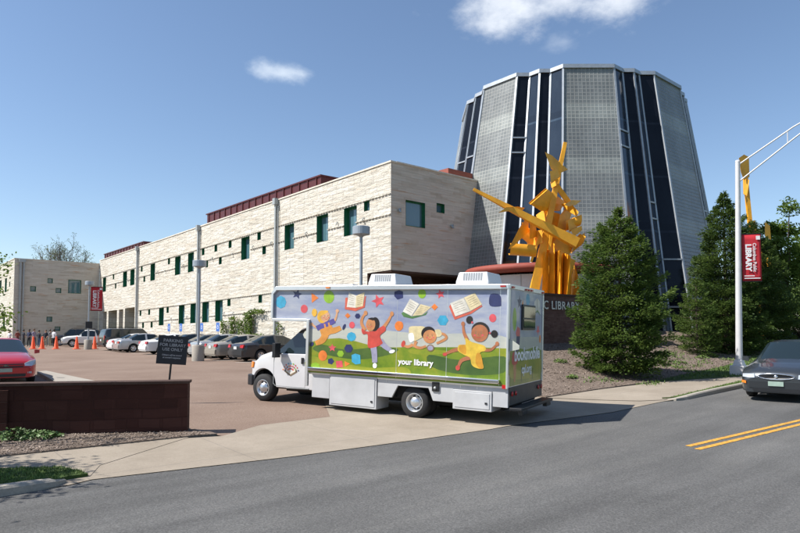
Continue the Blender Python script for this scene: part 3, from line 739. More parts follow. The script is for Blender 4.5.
# weeds at the wall foot
def weed(x, y, r, h, n, mat, label):
    m = MB(); z = H(x, y) + .04
    for _ in range(n):
        a = random.uniform(0, 6.28); q = r * math.sqrt(random.random()); zz = z + h * random.random() * (1 - .6 * q / r); s = random.uniform(.025, .055)
        c = Vector((x + q * math.cos(a), y + q * math.sin(a) * .6, zz)); u = Vector((random.uniform(-1, 1), random.uniform(-1, 1), random.uniform(-.4, .6))).normalized(); v = u.cross(Vector((random.uniform(-1, 1), random.uniform(-1, 1), 1))).normalized()
        m.add([c - u * s, c + v * s * .6, c + u * s, c - v * s * .6], [(0, 1, 2, 3)])
    for _ in range(8):
        a = random.uniform(0, 6.28); m.tube([(x, y, z - .03), (x + r * .6 * math.cos(a), y + r * .4 * math.sin(a), z + h * .6)], .006, 4)
    o = m.build('low_plant', mat); return tag(o, label, 'plant')
p = gp(14, 441); weed(p.x, p.y, .42, .24, 260, 'weed_leaf', 'low leafy green plant at the far left foot of the brick wall')
p = gp(40, 440.5); weed(p.x, p.y, .38, .18, 190, 'weed_leaf', 'small green plant right of the larger one at the brick wall foot')
# ------------------------------------------------------------------ vehicles
def wheel_mb(c, r, w, side, rim_r=.62, spokes=5, dish=0.0):
    """tyre and rim meshes; side = +1 when the outer face looks to +y"""
    t = MB(); y0, y1 = -w / 2, w / 2
    t.lathe([(r * rim_r, y0), (r * .93, y0), (r, y0 + .04), (r, y1 - .04), (r * .93, y1), (r * rim_r, y1)], c, 'y', 28)
    k = MB(); o = y1 * side; i = side
    k.lathe([(r * rim_r + .005, o - i * .005), (r * rim_r - .02, o + i * .004), (r * rim_r - .035, o - i * .05), (r * .30, o - i * .055), (r * .28, o - i * .015), (r * .12, o - i * .004), (0, o - i * .002)], c, 'y', 28)
    cx, cy, cz = c
    if dish:
        k = MB(); k.lathe([(r * rim_r + .005, o - i * .005), (r * rim_r - .015, o + i * .006), (r * rim_r - .03, o - i * .02), (r * rim_r - .05, o - i * (.03 + dish)), (r * .36, o - i * (.035 + dish)), (r * .33, o - i * dish * .3), (r * .26, o + i * (.01 - dish * .3)), (r * .16, o + i * (.03 - dish * .3)), (0, o + i * (.035 - dish * .3))], c, 'y', 28)
        d = MB(); ya = c[1] + o - i * (.026 + dish)
        for s in range(8):
            a = 6.2832 * (s + .5) / 8; rr = r * (.36 + rim_r - .13) / 2; d.poly([(c[0] + rr * math.cos(a) + .036 * math.cos(w_), ya, c[2] + rr * math.sin(a) + .036 * math.sin(w_)) for w_ in [6.2832 * j / 10 for j in range(10)]])
        return t, k, d
    for s in range(spokes):
        a = 6.2832 * s / spokes; q = Vector((math.cos(a), 0, math.sin(a))); b = Vector((-math.sin(a), 0, math.cos(a)))
        P_ = lambda rr, tt: Vector(c) + q * rr + b * tt + Vector((0, o - i * .012, 0))
        k.poly([P_(r * .26, -.045), P_(r * .26, .045), P_(r * (rim_r - .05), .035), P_(r * (rim_r - .05), -.035)])
    d = MB(); 
    for s in range(spokes):
        a = 6.2832 * (s + .5) / spokes; q = Vector((math.cos(a), 0, math.sin(a))); b = Vector((-math.sin(a), 0, math.cos(a)))
        P_ = lambda rr, tt: Vector(c) + q * rr + b * tt + Vector((0, o - i * .045, 0))
        d.poly([P_(r * .33, -.04), P_(r * .33, .04), P_(r * (rim_r - .09), .075), P_(r * (rim_r - .09), -.075)])
    return t, k, d
def add_wheel(parent, c, r, w, side, rim='rim_metal', rim_r=.62, dish=0.0):
    e = bpy.data.objects.new('wheel', None); COL.objects.link(e); e.parent = parent; e.location = (0, 0, 0); e.empty_display_size = .1
    t, k, d = wheel_mb(c, r, w, side, rim_r, 5, dish)
    t.build('tyre', 'rubber', e); k.build('rim', rim, e); d.build('rim_slot', 'black_metal', e)
def shell(parent, top, belt, wid, wroof, sill, glass_side, ws, rw, paintm, xs, pillars=(), cy=0.0, roofcol=None, x_cut=None):
    """body lofted over stations; glass faces come away as parts of their own"""
    secs = []
    for x in xs:
        zt, zb, w_, wr, z0 = interp(top, x), interp(belt, x), interp(wid, x), interp(wroof, x), sill(x)
        zb = min(zb, zt - .02); zl = max(z0 + .03, .42)
        zl = min(zl, zb - .03)
        h = [(w_ * .93, z0), (w_ * .985, z0 + .02), (w_, zl), (w_ * 1.0, max(zl + .01, (zl + zb) / 2 + .03)), (w_ * .985, zb - .02), (w_ * .955, zb), (wr + (w_ * .955 - wr) * .05, zt - .05 * min(1, (zt - zb) / .1)), (wr * .93, zt - .012), (wr * .6, zt + .012), (0, zt + .02)]
        secs.append([(x, cy + y, z) for y, z in h] + [(x, cy - y, z) for y, z in h[-2::-1]])
    n = len(secs[0]); V = [p for s in secs for p in s]
    bags = {}
    for i in range(len(secs) - 1):
        xm = (xs[i] + xs[i + 1]) / 2
        for k in range(n - 1):
            kk = k if k < 9 else n - 2 - k       # 0..8 from sill to roof centre
            tagn = 'body'
            if kk == 5 and glass_side[0] < xm < glass_side[1] and not any(a < xm < b for a, b in pillars) and interp(top, xm) - interp(belt, xm) > .17: tagn = 'side_window_l' if k < 9 else 'side_window_r'
            if kk in (6, 7, 8) or (kk == 5):
                if ws and ws[0] < xm < ws[1] and kk >= 6: tagn = 'windshield'
                if rw and rw[0] < xm < rw[1] and kk >= 6: tagn = 'rear_window'
            a = i * n + k; bags.setdefault(tagn, []).append((a, a + 1, a + 1 + n, a + n))
    for idx in (0, len(secs) - 1): bags['body'].append(tuple(idx * n + k for k in range(n)))
    for t, fs in bags.items():
        used = sorted({v for f in fs for v in f}); mp = {v: q for q, v in enumerate(used)}
        m = MB(); m.add([V[v] for v in used], [tuple(mp[v] for v in f) for f in fs], 0, True)
        for q, f in enumerate(fs):
            if len(f) > 4: m.sm[q] = False
        o = m.build({'side_window_l': 'side_window', 'side_window_r': 'side_window'}.get(t, t), paintm if t == 'body' else 'car_glass', parent); recalc(o)
        if t == 'body':
            sp = o.modifiers.new('split', 'EDGE_SPLIT'); sp.split_angle = R(38)
def sill_fn(base, axles, r, cz):
    def f(x):
        z = base
        for a in axles:
            if abs(x - a) < r: z = max(z, cz + math.sqrt(r * r - (x - a) ** 2))
        return z
    return f
def lin(a, b, n): return [a + (b - a) * i / (n - 1) for i in range(n)]
def under(parent, x0, x1, w_, z0, z1, axles, cy=0):
    m = MB(); m.box((x0, cy - w_ * .72, z0), (x1, cy + w_ * .72, z1)); m.build('underbody', 'chassis', parent)
def patch(parent, name, mat, pts, vec=None, mi=0):
    m = MB()
    if vec: m.prism(pts, vec)
    else: m.poly(pts)
    return recalc(m.build(name, mat, parent))
def sedan(name, label, pm, variant='boxy', front='oval', group=None, plate='plate_white'):
    t = thing(name, label, 'car', group=group)
    L = 2.42
    if variant == 'boxy':
        top = [(-2.44, .82), (-2.40, .95), (-2.15, 1.02), (-1.62, 1.05), (-.98, 1.40), (-.4, 1.455), (.25, 1.42), (1.10, 1.0), (1.7, .93), (2.15, .84), (2.36, .74), (2.42, .62)]
        rwx, wsx = (-1.60, -.98), (.27, 1.08)
    else:
        top = [(-2.44, .80), (-2.38, .93), (-2.1, 1.0), (-1.72, 1.04), (-.95, 1.37), (-.3, 1.44), (.2, 1.41), (1.2, .99), (1.8, .90), (2.2, .80), (2.38, .70), (2.42, .6)]
        rwx, wsx = (-1.70, -.95), (.22, 1.18)
    belt = [(-2.44, .76), (-2.3, .90), (-1.6, .93), (1.0, .88), (1.9, .78), (2.3, .70), (2.42, .56)]
    wid = [(-2.44, .74), (-2.3, .84), (-1.8, .90), (0, .915), (1.8, .89), (2.2, .83), (2.36, .74), (2.42, .66)]
    wr = [(-2.44, .55), (-2.2, .72), (-1.6, .74), (-.95, .60), (.2, .60), (1.1, .72), (1.8, .70), (2.3, .62), (2.42, .5)]
    ax = (-1.38, 1.36)
    xs = sorted(set(lin(-2.44, 2.42, 38) + [-2.40, -2.3, -1.6, -.98, .25, 1.1, 2.3, 2.37] + [a + d for a in ax for d in (-.37, -.33, -.25, -.12, 0, .12, .25, .33, .37)]))
    shell(t, top, belt, wid, wr, sill_fn(.24, ax, .375, .31), (-1.45, .95), wsx, rwx, pm, xs, ((-.42, -.30), (-1.28, -1.22)))
    under(t, -2.2, 2.2, .9, .2, .5, ax)
    for a in ax:
        for s in (1, -1): add_wheel(t, (a, s * .79, .315), .315, .21, s)
    for s in (1, -1):
        # tail lamps wrap the rear corner, head lamps the front one
        if variant == 'boxy': patch(t, 'taillight', 'red_lens', [(-2.452, s * .80, .70), (-2.452, s * .46, .70), (-2.452, s * .48, .86), (-2.44, s * .80, .87)], (.06, 0, 0))
        else: patch(t, 'taillight', 'red_lens', [(-2.455, s * .84, .74), (-2.455, s * .52, .76), (-2.452, s * .56, .90), (-2.40, s * .84, .92)], (.08, 0, 0))
        patch(t, 'mirror', pm, [(.98, s * .93, .93), (.98, s * 1.07, .95), (.98, s * 1.07, 1.06), (.98, s * .93, 1.06)], (.12, 0, 0))
        m = MB()
        for x in (-.35, .52): m.box((x, s * .905 if s > 0 else -.925, .80), (x + .14, s * .905 + .02 if s > 0 else -.905, .825))
        m.build('door_handle', 'alu', t)
    patch(t, 'license_plate', plate, [(-2.462, -.16, .66), (-2.462, .16, .66), (-2.462, .16, .81), (-2.462, -.16, .81)], (.02, 0, 0))
    patch(t, 'bumper', pm, [(-2.49, -.76, .34), (-2.49, .76, .34), (-2.49, .78, .58), (-2.49, -.78, .58)], (.2, 0, 0))
    # front
    if front == 'oval':
        for s in (1, -1):
            patch(t, 'headlight', 'clear_lens', [(2.405, s * .48, .615), (2.395, s * .60, .605), (2.33, s * .77, .625), (2.31, s * .77, .70), (2.37, s * .49, .715)], (.035, 0, 0))
            patch(t, 'turn_signal', 'amber_lens', [(2.30, s * .80, .47), (2.40, s * .68, .46), (2.40, s * .68, .52), (2.30, s * .80, .53)], (.05, 0, 0))
        g = MB(); pts = [(2.405 - .12 * (abs(math.cos(a)) ** 2) * .25, .40 * math.cos(a), .655 + .072 * math.sin(a)) for a in [6.2832 * i / 24 for i in range(24)]]
        g.prism(pts, (.035, 0, 0)); g.build('grille', 'black_metal', t)
        g = MB(); g.tube([Vector(p) + Vector((.036, 0, 0)) for p in pts + pts[:1]], .014, 6); g.build('grille_trim', 'chrome', t)
        g = MB(); g.lathe([(0, .045), (.04, .04), (.045, .03)], (2.40, 0, .655), 'x', 12); g.build('grille_emblem', 'chrome', t)
    else:
        for s in (1, -1):
            patch(t, 'headlight', 'clear_lens', [(2.40, s * .50, .60), (2.36, s * .70, .59), (2.22, s * .82, .64), (2.18, s * .82, .77), (2.30, s * .66, .76), (2.38, s * .50, .68)], (.05, 0, 0))
            patch(t, 'fog_light', 'clear_lens', [(2.40, s * .58, .36), (2.36, s * .70, .36), (2.36, s * .70, .42), (2.40, s * .58, .42)], (.05, 0, 0))
        patch(t, 'grille', 'black_metal', [(2.42, -.46, .56), (2.42, .46, .56), (2.405, .49, .66), (2.405, -.49, .66)], (.02, 0, 0))
        patch(t, 'grille_bar', pm, [(2.435, -.48, .60), (2.435, .48, .60), (2.435, .48, .635), (2.435, -.48, .635)], (.03, 0, 0))
        g = MB(); g.poly([(2.47, a, .617 + b) for a, b in ((-.075, -.02), (-.02, -.02), (-.02, -.032), (.03, -.032), (.03, -.02), (.085, -.02), (.07, .012), (.03, .012), (.03, .024), (-.03, .024), (-.03, .012), (-.06, .012))]); g.build('grille_emblem', 'chrome', t)
    patch(t, 'front_bumper', pm, [(2.44, -.62, .36), (2.44, .62, .36), (2.46, .60, .53), (2.46, -.60, .53)], (-.3, 0, 0))
    patch(t, 'air_intake', 'black_metal', [(2.455, -.52, .27), (2.455, .52, .27), (2.455, .54, .36), (2.455, -.54, .36)], (-.25, 0, 0))
    patch(t, 'license_plate', plate, [(2.475, -.17, .42), (2.475, .17, .42), (2.48, .17, .535), (2.48, -.17, .535)], (-.03, 0, 0))
    return t
def place(o, x, y, rz, z=None): o.location = (x, y, H(x, y) if z is None else z); o.rotation_euler[2] = rz; return o
paint('paint_charcoal', (.035, .037, .042), .4); paint('paint_silver', (.42, .43, .44), .6); paint('paint_white', (.70, .70, .69)); paint('paint_tan', (.38, .35, .30), .5)
paint('paint_black', (.010, .011, .014)); paint('paint_red', (.42, .012, .022), .1); paint('paint_steel', (.045, .052, .060), .5); paint('paint_green_grey', (.028, .032, .034), .2)
G_ROW = 'cars parked nose-in along the library wall'
s1 = sedan('parked_car', 'charcoal sedan parked nearest the bookmobile, rear plate showing', 'paint_charcoal', 'round', 'bar', G_ROW); place(s1, 17.6, 31.5, R(2))
def parked(src, sw, x, y, label, rz=0.0):
    c = copy_tree(src, None, {'paint_charcoal': sw} if sw else None); place(c, x, y, rz); tag(c, label, 'car', G_ROW); return c
parked(s1, 'paint_tan', 17.4, 34.2, 'tan sedan squeezed between the charcoal sedan and a silver sedan', R(-1))
s3 = sedan('parked_car', 'silver sedan with red tail lamps parked behind the concrete lamp base', 'paint_silver', 'boxy', 'bar', G_ROW); place(s3, 17.5, 36.9, 0)
def parked3(sw, x, y, label, rz=0.0):
    c = copy_tree(s3, None, {'paint_silver': sw} if sw else None); place(c, x, y, rz); tag(c, label, 'car', G_ROW); return c
parked(s1, 'paint_steel', 17.7, 39.5, 'dark sedan whose roof shows just right of the black parking sign')
parked3('paint_green_grey', 17.6, 42.3, 'dark sedan mostly hidden behind the black parking sign')
parked(s1, 'paint_white', 17.2, 45.2, 'white sedan at the left edge of the black parking sign')
parked3(None, 17.0, 50.6, 'silver sedan third from the left in the parked row, side fully seen', R(-2))
parked(s1, 'paint_white', 17.3, 53.4, 'white sedan between the dark family wagon and a silver sedan')
def wagon(name, label, pm, group):
    t = thing(name, label, 'car', group=group)
    top = [(-2.60, 1.1), (-2.55, 1.35), (-2.40, 1.78), (-2.0, 1.86), (.6, 1.86), (1.25, 1.22), (2.0, 1.15), (2.5, 1.02), (2.6, .85)]
    belt = [(-2.6, 1.05), (-2.3, 1.16), (1.2, 1.12), (2.3, .98), (2.6, .8)]; wid = [(-2.6, .90), (-2.3, .98), (1.8, .98), (2.4, .92), (2.6, .82)]; wr = [(-2.6, .78), (-2.3, .80), (.6, .78), (1.25, .86), (2.4, .8), (2.6, .7)]
    ax = (-1.6, 1.6); xs = sorted(set(lin(-2.6, 2.6, 34) + [-2.55, -2.4, .6, 1.25] + [a + d for a in ax for d in (-.43, -.38, -.28, -.14, 0, .14, .28, .38, .43)]))
    shell(t, top, belt, wid, wr, sill_fn(.34, ax, .44, .38), (-2.3, 1.05), (.63, 1.22), None, pm, xs, ((-1.2, -1.08), (-.1, .03)))
    under(t, -2.4, 2.4, .95, .3, .7, ax)
    for a in ax:
        for s in (1, -1): add_wheel(t, (a, s * .84, .38), .38, .25, s)
    patch(t, 'rear_window', 'car_glass', [(-2.555, -.72, 1.22), (-2.555, .72, 1.22), (-2.42, .68, 1.72), (-2.42, -.68, 1.72)], (-.02, 0, 0))
    for s in (1, -1):
        patch(t, 'taillight', 'red_lens', [(-2.62, s * .80, .92), (-2.62, s * .92, .92), (-2.60, s * .92, 1.28), (-2.60, s * .80, 1.28)], (.06, 0, 0))
        patch(t, 'headlight', 'clear_lens', [(2.60, s * .55, .78), (2.52, s * .88, .78), (2.50, s * .88, .94), (2.58, s * .55, .94)], (.05, 0, 0))
        patch(t, 'mirror', 'black_metal', [(1.0, s * .97, 1.14), (1.0, s * 1.18, 1.16), (1.0, s * 1.18, 1.34), (1.0, s * .97, 1.34)], (.12, 0, 0))
        m = MB(); m.tube([(-2.1, s * .66, 1.90), (-2.0, s * .66, 1.95), (.3, s * .66, 1.95), (.4, s * .66, 1.90)], .02, 6); m.build('roof_rail', 'black_metal', t)
    patch(t, 'license_plate', 'plate_white', [(-2.63, -.17, .8), (-2.63, .17, .8), (-2.63, .17, .95), (-2.63, -.17, .95)], (.02, 0, 0))
    patch(t, 'grille', 'black_metal', [(2.62, -.5, .72), (2.62, .5, .72), (2.59, .5, .94), (2.59, -.5, .94)], (-.02, 0, 0))
    patch(t, 'rear_bumper', 'black_metal', [(-2.68, -.9, .45), (-2.68, .9, .45), (-2.68, .9, .66), (-2.68, -.9, .66)], (.2, 0, 0))
    return t
wg = wagon('parked_wagon', 'tall dark family wagon parked nose-in left of the white sedan', 'paint_green_grey', G_ROW); place(wg, 17.6, 56.4, 0)
w2 = copy_tree(wg, None, {'paint_green_grey': 'paint_black'}); pp = at_d(72, 345, 71); place(w2, pp.x + .3, pp.y, R(172)); tag(w2, 'black off-road wagon in front of the shaded wing beside the crowd', 'car', 'cars standing by the wing')
def pickup(name, label, pm, group):
    t = thing(name, label, 'truck', group=group)
    top = [(-2.75, .98), (-2.7, 1.06), (-.62, 1.08), (-.58, 1.25), (-.42, 1.70), (-.1, 1.76), (.5, 1.74), (1.15, 1.18), (2.1, 1.10), (2.6, .98), (2.7, .8)]
    belt = [(-2.75, .93), (-.6, 1.05), (1.1, 1.08), (2.3, .98), (2.7, .76)]; wid = [(-2.75, .92), (1.8, .95), (2.5, .9), (2.7, .8)]; wr = [(-2.75, .86), (-.62, .86), (-.4, .72), (.5, .72), (1.15, .84), (2.5, .78), (2.7, .7)]
    ax = (-1.65, 1.7); xs = sorted(set(lin(-2.75, 2.7, 34) + [-.62, -.58, -.42, .5, 1.15] + [a + d for a in ax for d in (-.43, -.38, -.28, -.14, 0, .14, .28, .38, .43)]))
    shell(t, top, belt, wid, wr, sill_fn(.36, ax, .44, .38), (-.4, .95), (.53, 1.12), (-.58, -.42), pm, xs)
    under(t, -2.5, 2.5, .9, .3, .7, ax)
    for a in ax:
        for s in (1, -1): add_wheel(t, (a, s * .82, .38), .38, .25, s)
    m = MB(); m.box((-2.6, -.78, 1.075), (-.7, .78, 1.115)); m.build('bed_cover', 'black_metal', t)
    for s in (1, -1):
        patch(t, 'taillight', 'red_lens', [(-2.77, s * .80, .72), (-2.77, s * .90, .72), (-2.77, s * .90, 1.0), (-2.77, s * .80, 1.0)], (.05, 0, 0))
        patch(t, 'headlight', 'clear_lens', [(2.70, s * .5, .74), (2.6, s * .82, .74), (2.6, s * .82, .92), (2.68, s * .5, .92)], (.05, 0, 0))
    patch(t, 'grille', 'black_metal', [(2.715, -.48, .7), (2.715, .48, .7), (2.69, .48, .92), (2.69, -.48, .92)], (-.02, 0, 0))
    patch(t, 'front_bumper', 'chrome', [(2.76, -.88, .48), (2.76, .88, .48), (2.76, .88, .64), (2.76, -.88, .64)], (-.15, 0, 0))
    return t
pk = pickup('pickup_truck', 'white pickup facing left between the black wagon and parked row', 'paint_white', 'cars standing by the wing'); pp = at_d(90, 345, 66); place(pk, pp.x, pp.y, R(170))

# the red car facing the camera and the grey car on the street
rc = sedan('red_car', 'red sedan facing the camera behind the low brick wall', 'paint_red', 'round', 'bar', plate='plate_green'); pr = at_d(10, 380, 19.2); place(rc, pr.x, pr.y + 2.4, R(-93), -.03)
gc = sedan('street_car', 'dark grey sedan coming down the street at the right edge', 'paint_steel', 'boxy', 'oval', plate='plate_green')
gw = gp(748, 395.6); rzc = R(187)
hd = Vector((math.cos(rzc), math.sin(rzc))); lf = Vector((-hd.y, hd.x))
ctr = gw.xy - hd * 1.36 + lf * .9
place(gc, ctr.x, ctr.y, rzc); gc.rotation_euler = (R(0), math.atan2(.035, 1) * 1, rzc)
# ------------------------------------------------------------------ the bookmobile (local frame: x forward from the rear axle, y to its left, z up)
BY, BP = R(110.387), .0271
BA = Vector((math.cos(BY) * math.cos(BP), math.sin(BY) * math.cos(BP), math.sin(BP)))
BU = Vector((-math.cos(BY) * math.sin(BP), -math.sin(BY) * math.sin(BP), math.cos(BP))); BR = BA.cross(BU)
B0 = at_d(412, 419, 14.45)
van = thing('bookmobile', 'white library bookmobile with painted children on its side, turning into the car park', 'bookmobile', B0)
van.rotation_euler = Matrix((BA, -BR, BU)).transposed().to_euler()
def loc(px, py, off=0.0):
    """photo point -> (x, z) on the vehicle's left side plane"""
    d = ray(px, py); Q = B0 + BR * off; t = (Q - EYEP).dot(BR) / d.dot(BR); q = EYEP + d * t - B0
    return q.dot(BA), q.dot(BU)
WB = 2.5; XR, XFb, XO = -2.30, 3.07, 4.25; ZBX, ZO, ZTP = .86, 2.20, 3.09
prof = [(XR, ZBX), (XFb, ZBX), (XFb, ZO), (XO - .04, ZO), (XO, ZO + .05), (XO, ZTP - .16), (XO - .13, ZTP), (XR, ZTP)]
m = MB(); m.prism([(x, 0, z) for x, z in prof], (0, -WB, 0)); box = recalc(m.build('box_body', 'alu', van, bevel=.02))
def blotched(name, stops, sc, st=(1, 1, 1)):
    m, nt, b = newmat(name); v = coords(nt, 'Object', st); f = noise(nt, v, sc, 6, .62)
    nt.links.new(ramp(nt, f, stops), b.inputs['Base Color']); setp(b, rough=.35, coat=.3); return m
blotched('print_sky', [(.3, (.19, .22, .36)), (.5, (.29, .32, .41)), (.7, (.43, .44, .46))], 1.3, (.6, 1, 2.2))
blotched('print_haze', [(.3, (.36, .38, .36)), (.7, (.50, .50, .42))], 1.4, (.6, 1, 2))
blotched('print_grass', [(.3, (.060, .135, .010)), (.5, (.150, .225, .014)), (.72, (.30, .28, .024))], 1.5)
blotched('print_grass_deep', [(.3, (.026, .07, .018)), (.7, (.08, .14, .026))], 1.7)
blotched('print_grass_light', [(.3, (.15, .23, .016)), (.7, (.35, .32, .030))], 1.8)
for nme, col in dict(cyan=(.055, .40, .62), navy=(.028, .036, .13), pink=(.72, .10, .12), orange=(.82, .22, .04), green=(.28, .50, .03), cream=(.78, .66, .40), paper=(.80, .76, .66), red=(.62, .08, .06), skin_tan=(.62, .27, .11), skin_brown=(.47, .17, .075), skin_peach=(.72, .40, .22), hair_black=(.02, .015, .015), hair_yellow=(.80, .45, .05), purple=(.10, .08, .32), overall=(.70, .30, .06), lavender=(.36, .35, .48), white=(.8, .8, .8), yellow=(.78, .52, .06), tan_shirt=(.76, .64, .36), cover_green=(.10, .22, .07), ink=(.25, .17, .10), cover_red=(.66, .13, .08), dress_shade=(.66, .32, .03)).items():
    col = tuple(c * (1.0 if nme == 'white' else .80) for c in col); plain('print_' + nme, col, .4, 0, .22, 5, 0, .2)
PM = []
class Art:
    """flat printed shapes on one wall of the box, each layer a hair above the one below"""
    def __init__(s, to3d): s.mb = MB(); s.lay = 0; s.to3d = to3d; s.names = []
    def mi(s, n):
        n = 'print_' + n
        if n not in s.names: s.names.append(n)
        return s.names.index(n)
    def flat(s, pts, mat):
        s.lay += 1; e = .004 + s.lay * .00008
        bm_pts = [s.to3d(p, e) for p in pts]; s.mb.poly(bm_pts, s.mi(mat)); return s
    def curve(s, pts, mat, n=4): return s.flat([tuple(p) for p in smooth_poly([(p[0], p[1]) for p in pts], n)], mat)
    def ell(s, c, rx, ry, mat, rot=0, n=22):
        return s.flat([(c[0] + rx * math.cos(t) * math.cos(rot) - ry * math.sin(t) * math.sin(rot), c[1] + rx * math.cos(t) * math.sin(rot) + ry * math.sin(t) * math.cos(rot)) for t in [6.28318 * i / n for i in range(n)]], mat)
    def ngon(s, c, r, n, mat, rot=0): return s.flat([(c[0] + r * math.cos(rot + 6.28318 * i / n), c[1] + r * math.sin(rot + 6.28318 * i / n)) for i in range(n)], mat)
    def star(s, c, r, mat, rot=-1.5708, k=.45): return s.flat([(c[0] + (r if i % 2 == 0 else r * k) * math.cos(rot + .628318 * i), c[1] + (r if i % 2 == 0 else r * k) * math.sin(rot + .628318 * i)) for i in range(10)], mat)
    def limb(s, pts, w, mat):
        pts = [Vector(p) for p in pts]; a, b = [], []; ws = w if isinstance(w, (list, tuple)) else [w] * len(pts)
        fine = []; fw = []
        for i in range(len(pts) - 1):
            p0, p1, p2, p3 = pts[max(i - 1, 0)], pts[i], pts[i + 1], pts[min(i + 2, len(pts) - 1)]
            for j in range(4):
                t = j / 4; fine.append(.5 * ((2 * p1) + (p2 - p0) * t + (2 * p0 - 5 * p1 + 4 * p2 - p3) * t * t + (3 * p1 - p0 - 3 * p2 + p3) * t ** 3)); fw.append(ws[i] + (ws[i + 1] - ws[i]) * t)
        fine.append(pts[-1]); fw.append(ws[-1])
        for i, p in enumerate(fine):
            d = (fine[min(i + 1, len(fine) - 1)] - fine[max(i - 1, 0)]).normalized(); n = Vector((-d.y, d.x)) * fw[i] / 2
            a.append(tuple(p + n)); b.append(tuple(p - n))
        return s.flat(a + b[::-1], mat)
def fix_ngons(o):
    bm = bmesh.new(); bm.from_mesh(o.data); bmesh.ops.triangulate(bm, faces=[f for f in bm.faces if len(f.verts) > 4], ngon_method='EAR_CLIP'); bm.to_mesh(o.data); bm.free(); return o
# ---- left side: base print in metres
def side3(p, e): return (p[0], e, p[1])
base = Art(side3)
top = ZTP - .10
base.flat([(XR + .03, .90), (XFb - .06, .90), (XFb - .06, top), (XR + .03, top)], 'sky')
base.flat([(XFb - .07, ZO + .06), (XO - .10, ZO + .06), (XO - .05, ZO + .14), (XO - .05, top - .10), (XO - .14, top), (XFb - .07, top)], 'sky')
base.curve([(XR + .03, 1.95), (-1.5, 2.02), (-.2, 1.98), (1.4, 2.05), (XFb - .06, 2.0), (XFb - .06, 1.7), (1.2, 1.6), (XR + .03, 1.65)], 'haze')
base.flat([(XR + .03, .90), (XFb - .06, .90), (XFb - .06, 1.66), (2.6, 1.76), (2.1, 1.80), (1.6, 1.74), (1.2, 1.66), (.6, 1.63), (0, 1.66), (-.8, 1.69), (-1.6, 1.72), (XR + .03, 1.72)], 'grass')
base.curve([(2.6, 1.62), (1.9, 1.52), (1.0, 1.62), (.4, 1.60), (.7, 1.44), (1.5, 1.30), (2.4, 1.36), (2.9, 1.5)], 'grass_deep')
base.curve([(-.4, 1.5), (-1.2, 1.42), (-2.2, 1.55), (-2.2, 1.2), (-1.3, 1.10), (-.5, 1.22)], 'grass_deep')
base.curve([(3.0, 1.3), (2.2, 1.22), (1.2, 1.12), (.2, 1.18), (.2, .95), (1.6, .93), (3.0, .95)], 'grass_light')
base.curve([(.1, 1.6), (-.6, 1.62), (-1.1, 1.58), (-.6, 1.52), (0, 1.5)], 'grass_light')
sc_ = 5.333
def conv(ox, oy, s):
    def f(p, e): x, z = loc(ox + p[0] / s, oy + p[1] / s); return (x, e, z)
    return f
def book(a, cover, pl, pr, cov):
    a.flat(cov, cover); a.flat(pl, 'paper' if cover != 'red' else 'cream'); a.flat(pr, 'cream')
    for pg in (pl, pr):
        A_, B_, C_, D_ = (Vector(q) for q in pg)
        for k in range(1, 6):
            t = k / 6.5; l = A_.lerp(D_, t).lerp(B_.lerp(C_, t), .16); r_ = A_.lerp(D_, t).lerp(B_.lerp(C_, t), .84); d = (D_ - A_).normalized() * 1.5
            a.flat([tuple(l), tuple(r_), tuple(r_ + d), tuple(l + d)], 'ink')
def face(a, c, r, dark='ink'):
    for dx in (-.35, .35): a.ell((c[0] + dx * r, c[1] - .08 * r), r * .09, r * .11, dark); a.limb([(c[0] + dx * r - .16 * r, c[1] - .28 * r), (c[0] + dx * r, c[1] - .34 * r), (c[0] + dx * r + .16 * r, c[1] - .28 * r)], r * .07, dark); a.ell((c[0] + dx * r * 1.5, c[1] + .22 * r), r * .15, r * .12, 'pink')
    a.limb([(c[0] - .35 * r, c[1] + .42 * r), (c[0], c[1] + .55 * r), (c[0] + .35 * r, c[1] + .42 * r)], r * .10, 'red'); a.limb([(c[0], c[1]), (c[0] - .08 * r, c[1] + .2 * r)], r * .08, dark)
# ---- shapes over the cab (measured on another enlargement)
a0 = Art(conv(230, 260, 3.135)); a0.lay = 40
a0.ell((160, 132), 17, 20, 'cyan', n=8); a0.star((211, 107), 16, 'navy', -1.3); a0.ell((233, 153), 11, 13, 'pink')
# ---- front half
a = Art(conv(300, 280, sc_)); a.lay = 40
a.flat([(62, 68), (100, 95), (64, 122)], 'orange'); a.ell((155, 90), 28, 34, 'green'); a.star((418, 112), 37, 'pink', -1.9)
a.flat([(505, 62), (528, 54), (550, 62), (550, 95), (520, 104), (503, 86)], 'navy'); a.ngon((255, 190), 15, 4, 'orange'); a.ngon((308, 192), 15, 6, 'navy'); a.ell((278, 240), 15, 18, 'pink')
a.ngon((275, 302), 25, 8, 'cyan'); a.ell((528, 245), 22, 26, 'orange'); a.star((173, 362), 22, 'pink'); a.ngon((260, 365), 24, 6, 'navy'); a.ell((122, 403), 23, 28, 'orange')
a.ngon((217, 393), 19, 6, 'green'); a.flat([(276, 400), (296, 392), (322, 400), (324, 446), (298, 450), (277, 436)], 'cyan'); a.ngon((165, 433), 18, 5, 'navy'); a.flat([(192, 432), (226, 430), (230, 464), (196, 468)], 'pink'); a.flat([(238, 432), (268, 446), (242, 462)], 'orange')
a.flat([(56, 462), (62, 446), (84, 438), (104, 448), (108, 466)], 'green')
book(a, 'cover_red', [(262, 66), (301, 84), (297, 148), (250, 144)], [(301, 84), (346, 64), (336, 140), (297, 148)], [(243, 96), (254, 92), (262, 140), (298, 150), (338, 136), (346, 88), (353, 84), (346, 146), (298, 166), (240, 156)])
